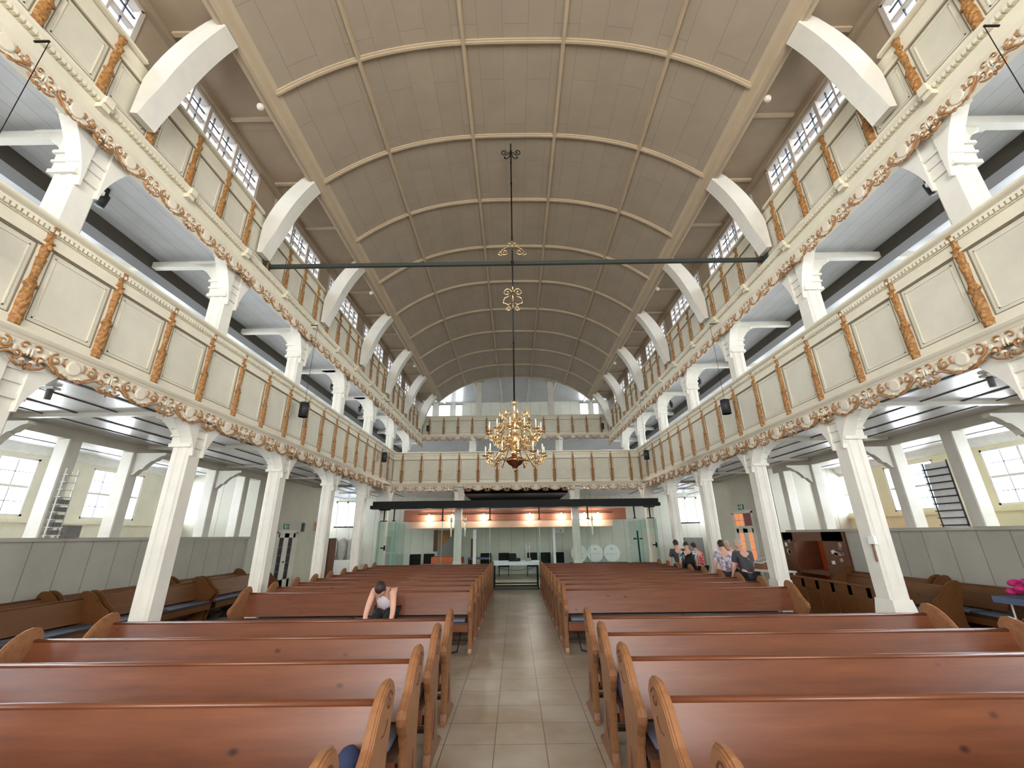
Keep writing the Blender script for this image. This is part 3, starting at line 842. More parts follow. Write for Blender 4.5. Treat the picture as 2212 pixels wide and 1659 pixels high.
def end_mesh(face):
    """bench end with stepped edge; profile runs in (-Y, Z); face = +1/-1: side that carries the carved volute"""
    m = MB(); Y = lambda p: [(-u, z) for u, z in p]
    E2 = shrink(END, .009)
    m.prism(Y(END), -.010, .010, 'x'); m.prism(Y(E2), -.022, .022, 'x'); m.prism(Y(shrink(END, .018)), -.029, .029, 'x')
    return m
def volute_mesh(face):
    m = MB(); X = face*.029
    c = spiral(.05, .90, .052, 1.2, PI*.9, -1, 24, .2)
    m.tube([(X, -u, z) for u, z in c], .0055, 5)
    m.tube([(X, -u, z) for u, z in ((.06, .82), (.085, .79), (.12, .77), (.16, .775))], .005, 5)
    m.tube([(X, -u, z) for u, z in ((.17, .42), (.165, .36), (.17, .28), (.18, .22), (.185, .16))], [.004, .007, .012, .009, .004], 6)
    m.ball((X, -.175, .205), (.006, .02, .03), 8, 6)
    return m
END_ME = end_mesh(1).mesh('end_panel', M['pewend'])
VOL = {f: volute_mesh(f).mesh('carved_volute', M['carve'], True) for f in (-1, 1)}
PEW_CACHE = {}
def make_pew(L, mats=('pew', 'pewend', 'pewdark'), cushion=True, solid=False):
    key = (L, mats, cushion)
    r = bpy.data.objects.new('pew', None); COL.objects.link(r)
    if key not in PEW_CACHE:
        h = L/2-.025
        pr = [(-.02, .545), (.005, .545), (.012, .57), (-.012, .86), (-.037, .86)]
        bk = MB().prism([(-.125, .552), (-.10, .552), (.01, .868), (-.018, .868)], -h, h, 'x')
        top = MB().prism([(-.016, .862), (.020, .862), (.026, .874), (.024, .886), (.012, .893), (-.006, .893), (-.018, .886), (-.022, .874)], -h, h, 'x')
        seat = MB().box(-h, h, -.44, -.06, .455, .485)
        nose = MB().box(-h, h, -.44, -.415, .36, .455)
        cu = MB()
        for a, b in ((-h+.05, -.02), (.02, h-.05)):
            cu.prism([(-.425, .488), (-.10, .488), (-.09, .505), (-.10, .528), (-.40, .530), (-.425, .52), (-.435, .505)], a, b, 'x')
        ce = MB()
        for a, b in ((-h+.05, -.02), (.02, h-.05)): ce.box(a-.004, b+.004, -.437, -.424, .487, .503)
        rail = MB().box(-h, h, -.10, -.07, .24, .30)
        foot = MB().box(-h, h, .12, .20, .10, .13)
        mid = MB().prism([(-u, z) for u, z in [(.10, .55), (.13, .535), (.40, .455), (.36, .40), (.24, .30), (.25, 0), (-.2, 0), (0, .2), (.04, .45), (.06, .55)]], -.02, .02, 'x')
        A = M[mats[0]]
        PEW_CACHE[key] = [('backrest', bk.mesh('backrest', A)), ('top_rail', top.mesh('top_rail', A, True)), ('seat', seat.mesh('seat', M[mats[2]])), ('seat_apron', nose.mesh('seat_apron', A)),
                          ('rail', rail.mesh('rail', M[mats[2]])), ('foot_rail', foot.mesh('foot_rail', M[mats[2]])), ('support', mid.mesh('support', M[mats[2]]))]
        if cushion: PEW_CACHE[key] += [('cushion', cu.mesh('cushion', M['cushion'], True)), ('cushion_edge', ce.mesh('cushion_edge', M['cushiondark']))]
    for n, me in PEW_CACHE[key]: obj(n, me, None, r)
    if mats[1] != 'pewend':
        kk = ('end', mats[1])
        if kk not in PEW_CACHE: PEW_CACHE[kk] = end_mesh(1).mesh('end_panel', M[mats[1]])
        em = PEW_CACHE[kk]
    else: em = END_ME
    for sg in (-1, 1):
        e = obj('end_panel', em, None, r, (sg*L/2, 0, 0)); obj('carved_volute', VOL[sg], None, e)
    return r
ROWS = [1.99+.816*i for i in range(5)] + [7.78+.841*i for i in range(9)]
proto = None
for s in (-1, 1):
    xc = -2.615 if s < 0 else 2.66
    for i, y in enumerate(ROWS):
        blk = 'near' if i < 5 else 'far'
        n = i if i < 5 else i-5
        lab = '%s pew from the viewer in the %s block, %s of the tiled aisle' % (ORD[n], blk, SIDE[s])
        if i == 5: lab = 'first pew of the far block behind the cross aisle, %s of the tiled aisle' % SIDE[s]
        if i == 13: lab = 'last pew of the far block before the glass wall, %s of the tiled aisle' % SIDE[s]
        if proto is None: proto = make_pew(PEWL); p = proto
        else: p = dup(proto)
        p.location = (xc, y, 0); tag(p, lab, 'pew', 'pews beside the tiled aisle')
SIDEW = ('sidepew', 'sidepew', 'pewdark')
side_protos = {}
def side_pew(s, xb, y0, y1, label):
    L = round(y1-y0-.06, 2)
    if L not in side_protos: p = side_protos[L] = make_pew(L, SIDEW, True)
    else: p = dup(side_protos[L])
    p.location = (hx(s, xb), (y0+y1)/2, 0); p.rotation_euler = (0, 0, -s*PI/2)
    tag(p, label, 'pew', 'pews along the side aisles')
side_pew(-1, 6.95, 5.0, 7.42, 'front side pew on the left nearest the viewer, facing the nave')
side_pew(-1, 6.95, 7.50, 9.92, 'front side pew on the left behind the second white column')
side_pew(-1, 6.95, 10.0, 12.42, 'front side pew on the left ending beside the porch door')
side_pew(-1, 7.62, 5.0, 7.42, 'rear side pew against the left white partition, nearest the viewer')
side_pew(-1, 7.62, 7.48, 9.90, 'rear side pew against the left white partition behind the second column')
side_pew(-1, 7.62, 9.98, 12.40, 'rear side pew against the left white partition, last before the porch')
side_pew(1, 6.95, 7.40, 9.82, 'side pew on the right standing behind the panelled desk')
side_pew(1, 7.62, 6.95, 8.32, 'short rear side pew against the right white partition beyond the flower table')
side_pew(1, 7.62, 8.40, 10.6, 'rear side pew against the right partition ending at the brown stall')
side_pew(1, 6.35, 3.6, 5.72, 'side pew at the right edge of the picture before the flower table')
# panelled desk on the right
dk = thing('pew_desk', 'brown panelled pew front with sloping top behind the second white column on the right', 'pew front', (5.86, 8.6, 0))
wpart('panel_board', MB().box(5.87, 5.90, 7.35, 9.9, 0.02, .86), M['sidepew'], dk)
m = MB()
for i in range(7):
    y = 7.35+i*.425; m.box(5.855, 5.87, y-.045, y+.045, .02, .86)
m.box(5.855, 5.87, 7.35, 9.9, .02, .14).box(5.855, 5.87, 7.35, 9.9, .70, .86)
wpart('panel_frame', m, M['sidepew'], dk)
wpart('desk_top', MB().prism([(5.82, .86), (5.82, .885), (5.84, .90), (6.10, .84), (6.10, .815)], 7.33, 9.92, 'y'), M['sidepew'], dk)

# ================================================================== posts on the partitions
PY = [5.97, 7.26, 8.55, 9.80, 11.05, 12.3]
for s in (-1, 1):
    for i, y in enumerate(PY):
        yy = y+(.30 if s > 0 else 0)
        br = i % 2 == 0
        r = thing('post', '%s grey timber post from the viewer on top of the %s white partition' % (ORD[i], SIDE[s]), 'post', (hx(s, PX+.06), yy, 1.80), 0, 'posts on the partitions')
        m = MB(); m.prism([(-.11, -.115), (-.125, -.10), (-.125, .10), (-.11, .115), (.11, .115), (.125, .10), (.125, -.10), (.11, -.115)], 0, 1.62, 'z')
        obj('shaft', m, M['column'], r)
        if br:
            p = [(0, 1.16), (.06, 1.18), (.14, 1.27), (.18, 1.285), (.21, 1.285), (.26, 1.36), (.36, 1.45), (.42, 1.465), (.46, 1.50), (.54, 1.55), (.62, 1.57), (.62, 1.615), (0, 1.615)]
            obj('bracket', MB().prism([(-s*(a+.12), b) for a, b in p], -.06, .06, 'y'), M['column'], r)

# ================================================================== chandelier
ch = thing('chandelier', 'large polished brass two tier candle chandelier on a long iron rod', 'chandelier', (CX-.05, 6.7, 2.69))
cz = 2.69
def cp(name, mb, mat, smooth=True, parent=None): return obj(name, mb, mat, parent or ch, None, smooth)
cp('suspension_rod', MB().tube([(0, 0, 3.86-cz+.0), (0, 0, vz(0)-cz+.02)], .014, 8).lathe([(.001, 0), (.03, .02), (.03, .06), (.001, .08)], (0, 0, 6.58-cz), 10).lathe([(.001, 0), (.022, .015), (.022, .045), (.001, .06)], (0, 0, 8.5-cz), 10).lathe([(.001, 0), (.022, .015), (.022, .045), (.001, .06)], (0, 0, 7.15-cz), 10).lathe([(.001, 0), (.022, .015), (.022, .045), (.001, .06)], (0, 0, 4.9-cz), 10), M['iron'])
cp('drop_bowl', MB().lathe([(.001, 0), (.012, .0), (.02, .035), (.012, .06), (.045, .07), (.05, .085), (.10, .115), (.145, .165), (.15, .19), (.13, .215), (.07, .235), (.05, .26), (.001, .26)], (0, 0, 0), 24), M['brassdark'])
cp('baluster', MB().lathe([(.001, .25), (.05, .26), (.075, .30), (.05, .36), (.035, .40), (.07, .45), (.105, .52), (.07, .60), (.04, .64), (.065, .69), (.09, .74), (.06, .82), (.03, .88), (.045, .92), (.03, .97), (.02, 1.02), (.035, 1.05), (.02, 1.1), (.015, 1.17), (.001, 1.18)], (0, 0, 0), 18), M['brass'])
cp('crown', MB().lathe([(.001, 1.10), (.03, 1.11), (.04, 1.15), (.02, 1.18), (.001, 1.18)], (0, 0, 0), 10).tube([(-.05, 0, 1.20), (-.03, 0, 1.14), (0, 0, 1.12), (.03, 0, 1.14), (.05, 0, 1.20)], .008, 6), M['brass'])
def arm_parts(R, zr, zp, dz):
    """S-shaped arm from the baluster at zr out to the drip pan at radius R, height zp"""
    arm = MB().tube([(.04, 0, zr), (.12, 0, zr+.05), (.20, 0, zr-.01), (.27, 0, zr-.09), (R-.10, 0, zp-.13), (R-.03, 0, zp-.10), (R, 0, zp-.03)], [.011]*7, 6)
    arm.tube([(c[0], 0, c[1]) for c in spiral(.22, zr+.045, .055, 1.2, -.6, 1, 18)], .007, 5)
    arm.tube([(c[0], 0, c[1]) for c in spiral(R-.07, zp-.075, .045, 1.1, PI*.7, -1, 16)], .007, 5)
    arm.lathe([(.001, -.05), (.016, -.04), (.022, -.02), (.010, -.004), (.001, 0)], (R, 0, zp), 8)
    pan = MB().lathe([(.001, 0), (.035, .0), (.062, .012), (.064, .018), (.03, .012), (.016, .03), (.026, .045), (.018, .055), (.001, .055)], (R, 0, zp), 12)
    can = MB().lathe([(.001, .05), (.011, .05), (.011, .155), (.004, .165), (.001, .165)], (R, 0, zp), 8)
    return arm.mesh('arm', M['brass'], True), pan.mesh('drip_pan', M['brass'], True), can.mesh('candle', M['candle'], True)
for R, zr, zp, N, ph in ((.47, .36, .24, 12, .1), (.43, .72, .62, 12, .36)):
    A_, P_, C_ = arm_parts(R, zr, zp, 0)
    for i in range(N):
        a = 2*PI*i/N+ph
        o = obj('arm', A_, None, ch); o.rotation_euler = (0, 0, a)
        obj('drip_pan', P_, None, o); obj('candle', C_, None, o)
orn = MB().tube([(c[0], 0, c[1]) for c in spiral(.17, .93, .06, 1.3, PI, 1, 20)], .008, 6).tube([(.04, 0, .82), (.12, 0, .84), (.2, 0, .90), (.22, 0, .95)], .008, 6).lathe([(.001, .93), (.014, .95), (.022, .98), (.010, 1.03), (.004, 1.08), (.001, 1.09)], (.245, 0, -.06), 8)
ORN = orn.mesh('ornament', M['brass'], True)
o2 = MB().tube([(c[0], 0, c[1]) for c in spiral(.16, .52, .07, 1.3, PI, -1, 20)], .008, 6).tube([(c[0], 0, c[1]) for c in spiral(.30, .46, .05, 1.2, 0, 1, 18)], .007, 6).tube([(.06, 0, .5), (.2, 0, .42), (.33, 0, .42), (.36, 0, .5)], .008, 6).lathe([(.001, .46), (.014, .48), (.02, .52), (.008, .56), (.001, .60)], (.36, 0, 0), 8)
ORN2 = o2.mesh('ornament', M['brass'], True)
for i in range(8):
    o = obj('ornament', ORN, None, ch); o.rotation_euler = (0, 0, 2*PI*i/8+.2)
for i in range(10):
    o = obj('ornament', ORN2, None, ch); o.rotation_euler = (0, 0, 2*PI*i/10+.1)
def rod_scroll(z, r, mat, kind):
    m = MB()
    for sg in (-1, 1):
        if kind == 0:
            m.tube([(sg*c[0], 0, c[1]) for c in spiral(.135, 0, .085, 1.4, PI, 1, 26)], .010, 6)
            m.tube([(0, 0, .09), (sg*.02, 0, .0), (sg*.03, 0, -.12), (sg*.09, 0, -.18), (sg*.13, 0, -.15)], .010, 6); m.ball((sg*.13, 0, -.15), .022, 8, 6)
        elif kind == 1:
            m.tube([(sg*c[0], 0, c[1]) for c in spiral(.14, -.07, .085, 1.4, PI*.5, -1, 26)], .008, 6)
            m.tube([(0, 0, .13), (sg*.06, 0, .08), (sg*.2, 0, -.02), (sg*.27, 0, -.12), (sg*.2, 0, -.15)], .008, 6)
            m.tube([(sg*c[0], 0, c[1]) for c in spiral(.06, .10, .045, 1.1, PI, -1, 20)], .007, 6)
        else:
            m.tube([(sg*c[0], 0, c[1]) for c in spiral(.10, .10, .085, 1.3, PI, -1, 26)], .010, 6)
            m.tube([(sg*.02, 0, .05), (sg*.16, 0, -.02), (sg*.17, 0, -.12), (sg*.08, 0, -.16), (sg*.02, 0, -.10)], .010, 6)
            m.tube([(sg*c[0], 0, c[1]) for c in spiral(.09, -.24, .055, 1.2, PI*.5, 1, 22)], .009, 6)
    v = list(m.v); f = list(m.f)
    m.add([(y*1.0, x*1.0, zz) for x, y, zz in v], f)
    m.v = [(x, y, zz+z-cz) for x, y, zz in m.v]
    return m
cp('iron_scroll', rod_scroll(9.38, 1, M['iron'], 0), M['iron'])
cp('gilt_scroll', rod_scroll(6.92, 1, M['brass'], 1), M['brass'])
cp('gilt_scroll', rod_scroll(5.86, 1, M['brass'], 2), M['brass'])

# ================================================================== glass wall with its steel beam
GY = 15.3
gw = thing('glass_wall', 'frameless clear glass wall hung below a long black steel beam under the far gallery', 'glass wall', (CX, GY, 0))
wpart('beam', MB().box(-5.0, 5.02, GY-.03, GY+.25, 2.75, 2.92).box(-5.07, 5.07, GY-.08, GY+.25, 2.665, 2.78), M['black'], gw)
gx = [-4.22, -2.53, -.88, .83, 2.52, 4.14]
for a, b in zip(gx, gx[1:]):
    wpart('glass_pane', MB().box(a+.006, b-.006, GY-.006, GY+.006, .03, 2.27), M['greenglass'], gw)
for x in gx:
    wpart('glass_edge', MB().box(x-.006, x+.006, GY-.010, GY+.010, .03, 2.27), M['glassedge'], gw)
    wpart('hanger', MB().box(x-.022, x+.022, GY-.02, GY+.02, 2.26, 2.67).box(x-.06, x+.06, GY-.025, GY+.025, 2.25, 2.28), M['black'], gw)
for s in (-1, 1):
    xa, ya, xb, yb = hx(s, 4.20), GY+.15, hx(s, 5.0), GY+.62
    d = Vector((xb-xa, yb-ya, 0)).normalized(); n = Vector((-d.y, d.x, 0))*.006
    q = [(xa+n.x, ya+n.y), (xb+n.x, yb+n.y), (xb-n.x, yb-n.y), (xa-n.x, ya-n.y)]
    wpart('glass_pane', MB().prism(q, .03, 2.27, 'z'), M['greenglass'], gw)
    for (x, y) in ((xa, ya), (xb, yb)): wpart('glass_edge', MB().box(x-.012, x+.012, y-.012, y+.012, .03, 2.27), M['glassedge'], gw)
    xm, ym = hx(s, 4.75), GY+.42
    wpart('hanger', MB().box(xm-.02, xm+.02, ym-.02, ym+.02, 2.28, 2.67).box(xm-.13, xm+.13, ym-.02, ym+.02, 2.26, 2.29).box(xm-.2, xm+.2, ym-.02, ym+.02, 2.64, 2.68), M['black'], gw)
    wpart('door_handle', MB().box(xm-.03, xm+.12, ym-.06, ym-.01, 1.36, 1.40).box(xm+.08, xm+.12, ym-.06, ym+.03, 1.30, 1.46), M['black'], gw)
    # side returns going back to the corner columns
    x = hx(s, 5.0)
    wpart('glass_pane', MB().box(x-.006, x+.006, GY+.7, GY+4.6, .03, 2.27), M['greenglass'], gw)
    wpart('glass_edge', MB().box(x-.012, x+.012, GY+2.6, GY+2.63, .03, 2.27), M['glassedge'], gw)

def wbox(name, label, cat, x0, x1, y0, y1, z0, z1, mat, group=None, bev=0):
    m = MB().box(x0-(x0+x1)/2, x1-(x0+x1)/2, y0-(y0+y1)/2, y1-(y0+y1)/2, 0, z1-z0)
    o = obj(name, m, mat, None, ((x0+x1)/2, (y0+y1)/2, z0)); return tag(o, label, cat, group)
# black box painted in for the unlit ceiling void above the altar
m = MB().box(-2.0, 2.05, 16.75, 21.9, 3.28, 3.58)
o = obj('unlit_void', m, M['blackmatt']); tag(o, 'black boxed canopy under the far gallery above the glass wall', 'canopy')  # stands in for the unlit ceiling void, not a real canopy
# altar table
al = thing('altar_table', 'black framed altar table under a white cloth at the end of the aisle', 'table', (0, 16.2, 0))
wpart('table_top', MB().box(-.80, .80, 15.85, 16.55, .84, .875), M['black'], al)
for x in (-.76, .76):
    for y in (15.89, 16.51): wpart('leg', MB().box(x-.018, x+.018, y-.018, y+.018, .03, .84), M['black'], al)
wpart('frame_bar', MB().box(-.76, .76, 15.87, 15.91, .10, .14).box(-.76, .76, 16.49, 16.53, .12, .16).box(-.76, .76, 15.87, 15.91, .80, .84), M['black'], al)
m = MB(); 
for i in range(12):
    t0, t1 = i/12, (i+1)/12
    f = lambda t: -.64+1.28*t; zz = lambda t: .60+.10*(2*t-1)**2
    m.tube([(f(t0), 15.9, zz(t0)), (f(t1), 15.9, zz(t1))], .007, 5)
wpart('brace_wire', m, M['steel'], al)
wpart('base', MB().box(-.82, .82, 15.84, 16.56, 0, .03), M['lampblack'], al)
cl = MB().box(-.83, .83, 15.82, 16.58, .877, .885)
cl.box(-.83, .83, 15.815, 15.82, .77, .885).box(.83, .836, 15.82, 16.58, .60, .885).box(-.836, -.83, 15.82, 16.58, .60, .885)
o = obj('tablecloth', cl, M['cloth']); tag(o, 'white cloth lying over the black altar table with short front drop', 'tablecloth')
t_ = thing('book_stand', 'small black cabinet shaped stand on the altar cloth', 'book stand', (-.1, 16.1, .886))
obj('case', MB().prism([(-.13, .04), (-.145, .16), (-.12, .26), (.10, .26), (.13, .16), (.12, .04)], -.08, .08, 'y'), M['black'], t_)
obj('base', MB().box(-.15, .15, -.11, .11, 0, .045), M['black'], t_); obj('side_box', MB().box(.13, .26, -.08, .08, 0, .10), M['black'], t_)
t_ = thing('candle_holder', 'stone block with two tall glass candle tubes on the altar cloth', 'candle holder', (.44, 16.1, .886))
obj('block', MB().box(-.10, .10, -.07, .07, 0, .10), M['stone'], t_)
for x in (-.05, .05):
    tb = obj('glass_tube', MB().tube([(x, 0, .10), (x, 0, .60)], .022, 10), M['glass'], t_, None, True)
    obj('candle', MB().lathe([(.001, .10), (.012, .10), (.012, .50), (.001, .52)], (x, 0, 0), 8), M['candle'], tb, None, True)
# reddish board above the room behind the glass
vb = thing('ceiling_board', 'long reddish brown board hanging behind the glass wall near its top', 'hanging board', (0, 18.2, 2.05))
wpart('upper_board', MB().box(-4.62, 4.58, 18.2, 18.24, 2.32, 2.78), M['copper'], vb)
wpart('reflection_strip', MB().box(-4.4, 4.0, 18.22, 18.25, 2.06, 2.32), M['palered'], vb, label='paler lower board')  # pale strip put in for a reflection in the glass
wpart('lamp_rail', MB().box(-4.0, 4.0, 18.12, 18.15, 2.58, 2.61), M['black'], vb)
for i, x in enumerate((-3.55, -2.6, -1.3, .6, 1.9, 2.85, 3.4)):
    o = obj('spot_bulb', MB().lathe([(.001, 0), (.03, .01), (.035, .05), (.02, .10), (.001, .11)], (0, 0, 0), 10), M['lampglow'], None, (x, 18.10, 2.50), True)
    bl = bpy.data.lights.new('bulb_light', 'POINT'); bl.energy = 26; bl.color = (1, .93, .82); bl.shadow_soft_size = .08
    bo = bpy.data.objects.new('bulb_light', bl); COL.objects.link(bo); bo.location = (x, 18.0, 2.46)
    tag(o, '%s small lit bulb along the rail on the reddish board' % ORD[i], 'lamp', 'bulbs on the reddish board')
for i, x in enumerate((-2.55, -2.0, 3.05)):
    t_ = thing('tube_lamp', ('tall glass tube lamp hanging left of the painting', 'tall glass tube lamp hanging right of the painting lid', 'glass tube lamp hanging above the round white boards')[i], 'lamp', (x, 17.6, 1.72))
    obj('tube', MB().tube([(0, 0, 0), (0, 0, .55)], .03, 8), M['candle'], t_, None, True)
    obj('socket', MB().tube([(0, 0, .55), (0, 0, .72)], .045, 10), M['globe'], t_, None, True)
    obj('cable', MB().tube([(0, 0, .72), (0, 0, 1.88)], .006, 5), M['black'], t_)
# things in the room behind
o = wbox('wall_painting', 'plain dark red brown panel on the rear wall behind the glass', 'painting', -4.02, -3.12, 21.93, 21.98, 1.05, 2.03, M['walnut'])
hp_ = thing('harpsichord', 'orange brown harpsichord with gilded raised lid behind the glass wall', 'harpsichord', (-3.0, 20.3, 0))
wpart('case', MB().prism([(-3.7, 19.8), (-2.35, 19.8), (-2.3, 20.2), (-2.9, 20.9), (-3.7, 21.0)], .62, .88, 'z'), M['orange'], hp_)
m = MB().prism([(-3.62, .93), (-2.6, .93), (-2.6, 1.98), (-3.0, 1.98), (-3.62, 1.12)], 20.96, 20.98, 'y')
lid = wpart('lid', MB().prism([(-3.66, .90), (-2.55, .90), (-2.55, 2.02), (-3.66, 2.02)], 21.0, 21.03, 'y'), M['grey'], hp_)
wpart('gilded_panel', MB().prism([(-3.6, 1.15), (-3.6, 1.98), (-2.75, 1.98)], 20.985, 20.995, 'y'), M['gold'], hp_)
for x in (-3.6, -2.45): wpart('leg', MB().box(x-.04, x+.04, 19.9, 19.98, 0, .62), M['orange'], hp_)
wpart('stretcher', MB().box(-3.6, -2.45, 19.92, 19.96, .2, .26), M['orange'], hp_)
def chair(x, y, label, rz=0):
    t = thing('chair', label, 'chair', (x, y, 0), rz, 'dark chairs behind the glass')
    obj('seat', MB().box(-.25, .25, -.25, .25, .40, .50), M['black'], t)
    m = MB()
    for i in range(8):
        u0, u1 = -1+2*i/8, -1+2*(i+1)/8
        m.prism([(.25*u0, .22+.05*(1-u0*u0)), (.25*u1, .22+.05*(1-u1*u1)), (.25*u1, .26+.05*(1-u1*u1)), (.25*u0, .26+.05*(1-u0*u0))], .52, .98, 'z')
    obj('backrest', m, M['black'], t)
    for a in (-.22, .22):
        for b in (-.22, .22): obj('leg', MB().tube([(a, b, 0), (a, b, .42)], .014, 6), M['black'], t)
for x, y, l, r in ((-4.55, 20.6, 'dark chair leftmost behind the glass, beside the white pillar', .3), (-4.05, 20.9, 'dark chair below the red brown painting', 0), (-1.35, 20.9, 'dark chair behind the grey side table', .2), (-.55, 20.9, 'dark chair left of the black book stand', 0), (.75, 20.9, 'dark chair behind the candle tubes', 0), (1.35, 20.9, 'dark chair just right of the candle tubes', -.1), (1.95, 20.9, 'rightmost dark chair of the row behind the altar', -.2)): chair(x, y, l, r)
tb = thing('side_table', 'low grey blue table behind the glass left of the altar', 'table', (-1.55, 19.6, 0))
obj('top', MB().box(-.5, .5, -.35, .35, .80, .86), M['sheet'], tb)
for a in (-.45, .45):
    for b in (-.3, .3): obj('leg', MB().box(a-.025, a+.025, b-.025, b+.025, 0, .80), M['black'], tb)
st = thing('stool', 'small light wooden stool behind the glass below the painting', 'stool', (-3.75, 19.3, 0))
obj('seat', MB().box(-.28, .28, -.18, .18, .58, .64), M['pewend'], st)
for a in (-.24, .24): obj('leg', MB().box(a-.03, a+.03, -.15, .15, 0, .58), M['pewend'], st)
o = wbox('speaker', 'tall narrow dark loudspeaker standing left of the altar behind glass', 'loudspeaker', -2.06, -1.82, 20.7, 21.0, 0, 1.62, M['walnut'])
bn = thing('display_bench', 'dark low bench carrying the round white boards', 'bench', (3.9, 21.5, 0))
obj('top', MB().box(-1.35, 1.35, -.2, .2, .44, .50), M['black'], bn)
for a in (-1.1, 0, 1.1): obj('leg', MB().box(a-.05, a+.05, -.15, .15, 0, .44), M['black'], bn)
for i, x in enumerate((3.03, 3.80, 4.60)):
    t_ = thing('round_board', '%s round white board leaning on the rear wall bench' % ('left', 'middle', 'right')[i], 'board', (x, 21.62, .50), 0, 'round boards on the bench')
    dm = MB().lathe([(.001, 0), (.39, 0), (.39, .03), (.001, .03)], (0, 0, 0), 28); dm.v = [(a, -c+.06+.0*b, b+.39) for a, b, c in dm.v]
    obj('disc', dm, M['white'], t_)
    mk = MB()
    for q in range(7): mk.box(-.26+.075*q, -.22+.075*q, .024, .028, .36, .375)
    mk.box(-.04, .04, .024, .028, .56, .60)
    obj('marking', mk, M['grey'], t_)
t_ = thing('poster', 'bright white sheet with sketchy blue lines on the rear wall', 'poster', (2.17, 21.96, 1.84))
obj('sheet', MB().box(-.24, .24, -.01, .01, 0, .62), M['paper'], t_)
m = MB(); random.seed(3)
for q in range(14):
    a, b = random.uniform(-.2, .2), random.uniform(.05, .55); m.tube([(a+.03*math.cos(u), -.014, b+.02*math.sin(u*1.7)) for u in (0, 1, 2, 3, 4)], .007, 4)
obj('drawing', m, M['blue'], t_)
t_ = thing('standing_cross', 'thin dark standing cross near the right end of the glass wall', 'cross', (4.62, 16.9, 0))
obj('upright', MB().box(-.025, .025, -.02, .02, .03, 1.86), M['black'], t_); obj('crossbar', MB().box(-.17, .17, -.02, .02, 1.55, 1.60), M['black'], t_); obj('foot', MB().box(-.2, .2, -.2, .2, 0, .03), M['black'], t_)
for i, (x, z0, w_) in enumerate(((1.62, 0, .05), (2.5, 0, .05), (-1.72, 0, .07), (-2.35, 0, .06))):
    wbox('door_jamb', ('slim white jamb right of the altar behind glass', 'slim grey jamb beside the right far column', 'slim white jamb left of the altar behind glass', 'slim pale jamb beside the left far column')[i], 'jamb', x*1.02-w_, x*1.02+w_, 19.2, 19.3, 0, 2.05, M['white'], 'jambs behind the glass')

# ================================================================== pendant lamps
def pendant(x, y, z, ztop, label):
    t = thing('pendant_lamp', label, 'lamp', (x, y, z), 0, 'black cylinder pendant lamps')
    obj('shade', MB().lathe([(.088, .0), (.092, .0), (.092, .31), (.03, .33), (.001, .33)], (0, 0, 0), 20).lathe([(.086, .31), (.086, .0)], (0, 0, 0), 20).lathe([(.093, .13), (.095, .135), (.095, .15), (.093, .155)], (0, 0, 0), 20), M['lampblack'], t, None, True)
    obj('bulb', MB().lathe([(.001, .035), (.08, .035), (.08, .05), (.001, .05)], (0, 0, 0), 16), M['lampglow'], t, None, True)
    obj('wire', MB().tube([(0, 0, .33), (0, 0, ztop-z)], .004, 5), M['black'], t)
    sg = 1 if x > 0 else -1; obj('hook', MB().box(0, sg*.15, -.008, .008, ztop-z-.012, ztop-z+.004), M['iron'], t)
for s in (-1, 1):
    sd = SIDE[s]
    pendant(hx(s, 4.5), 8.6+.1*s, 4.14, 6.30, 'black cylinder lamp hanging before the %s lower gallery near its middle' % sd)
    pendant(hx(s, 4.5), 14.4+.1*s, 4.15, 6.30, 'black cylinder lamp hanging before the far end of the %s lower gallery' % sd)
    pendant(hx(s, 4.5), 2.66, 4.14, 6.30, 'black lamp wire hanging close to the viewer at the %s frieze' % sd)
    t = thing('pendant_lamp', 'small dark lamp against the far upper parapet, %s end' % sd, 'lamp', (hx(s, 4.4), 20.6, 6.72), 0, 'lamps at the far upper parapet')
    obj('shade', MB().lathe([(.001, 0), (.07, 0), (.075, .28), (.02, .3), (.001, .3)], (0, 0, 0), 12), M['lampblack'], t, None, True)
    obj('wire', MB().tube([(0, 0, .3), (0, 0, 1.74)], .004, 5), M['black'], t)
    for i, y in enumerate((4.75, 10.2, 15.6, 19.6)):
        o = obj('smoke_detector', MB().ball((0, 0, 0), .055, 12, 8), M['globe'], None, (hx(s, 4.02), y, 8.20), True)
        tag(o, '%s small white globe from the viewer under the %s ceiling beam' % (ORD[i], sd), 'detector', 'white globes under the ceiling beams')
    for i, y in enumerate((4.6, 7.2, 9.8, 12.4, 14.9)):
        t = thing('spotlight', '%s small dark spotlight under the %s gallery ceiling' % (ORD[i], sd), 'spotlight', (hx(s, 5.75), y, 6.42), 0, 'spotlights under the gallery ceilings')
        obj('stem', MB().box(-.02, .02, -.02, .02, -.12, 0), M['lampblack'], t); hd = MB().tube([(0, 0, -.12), (s*.04, .0, -.30)], .06, 12); obj('head', hd, M['lampblack'], t, None, True)
    for i, y in enumerate((5.0, 7.6, 10.0, 12.6)):
        t = thing('spotlight', '%s small grey spotlight under the %s aisle ceiling' % (ORD[i], sd), 'spotlight', (hx(s, 5.95), y, 3.59), 0, 'spotlights under the aisle ceilings')
        obj('plate', MB().box(-.08, .08, -.05, .05, -.03, 0), M['white'], t); obj('head', MB().tube([(0, 0, -.03), (0, 0, -.16)], .035, 10), M['grey'], t, None, True)

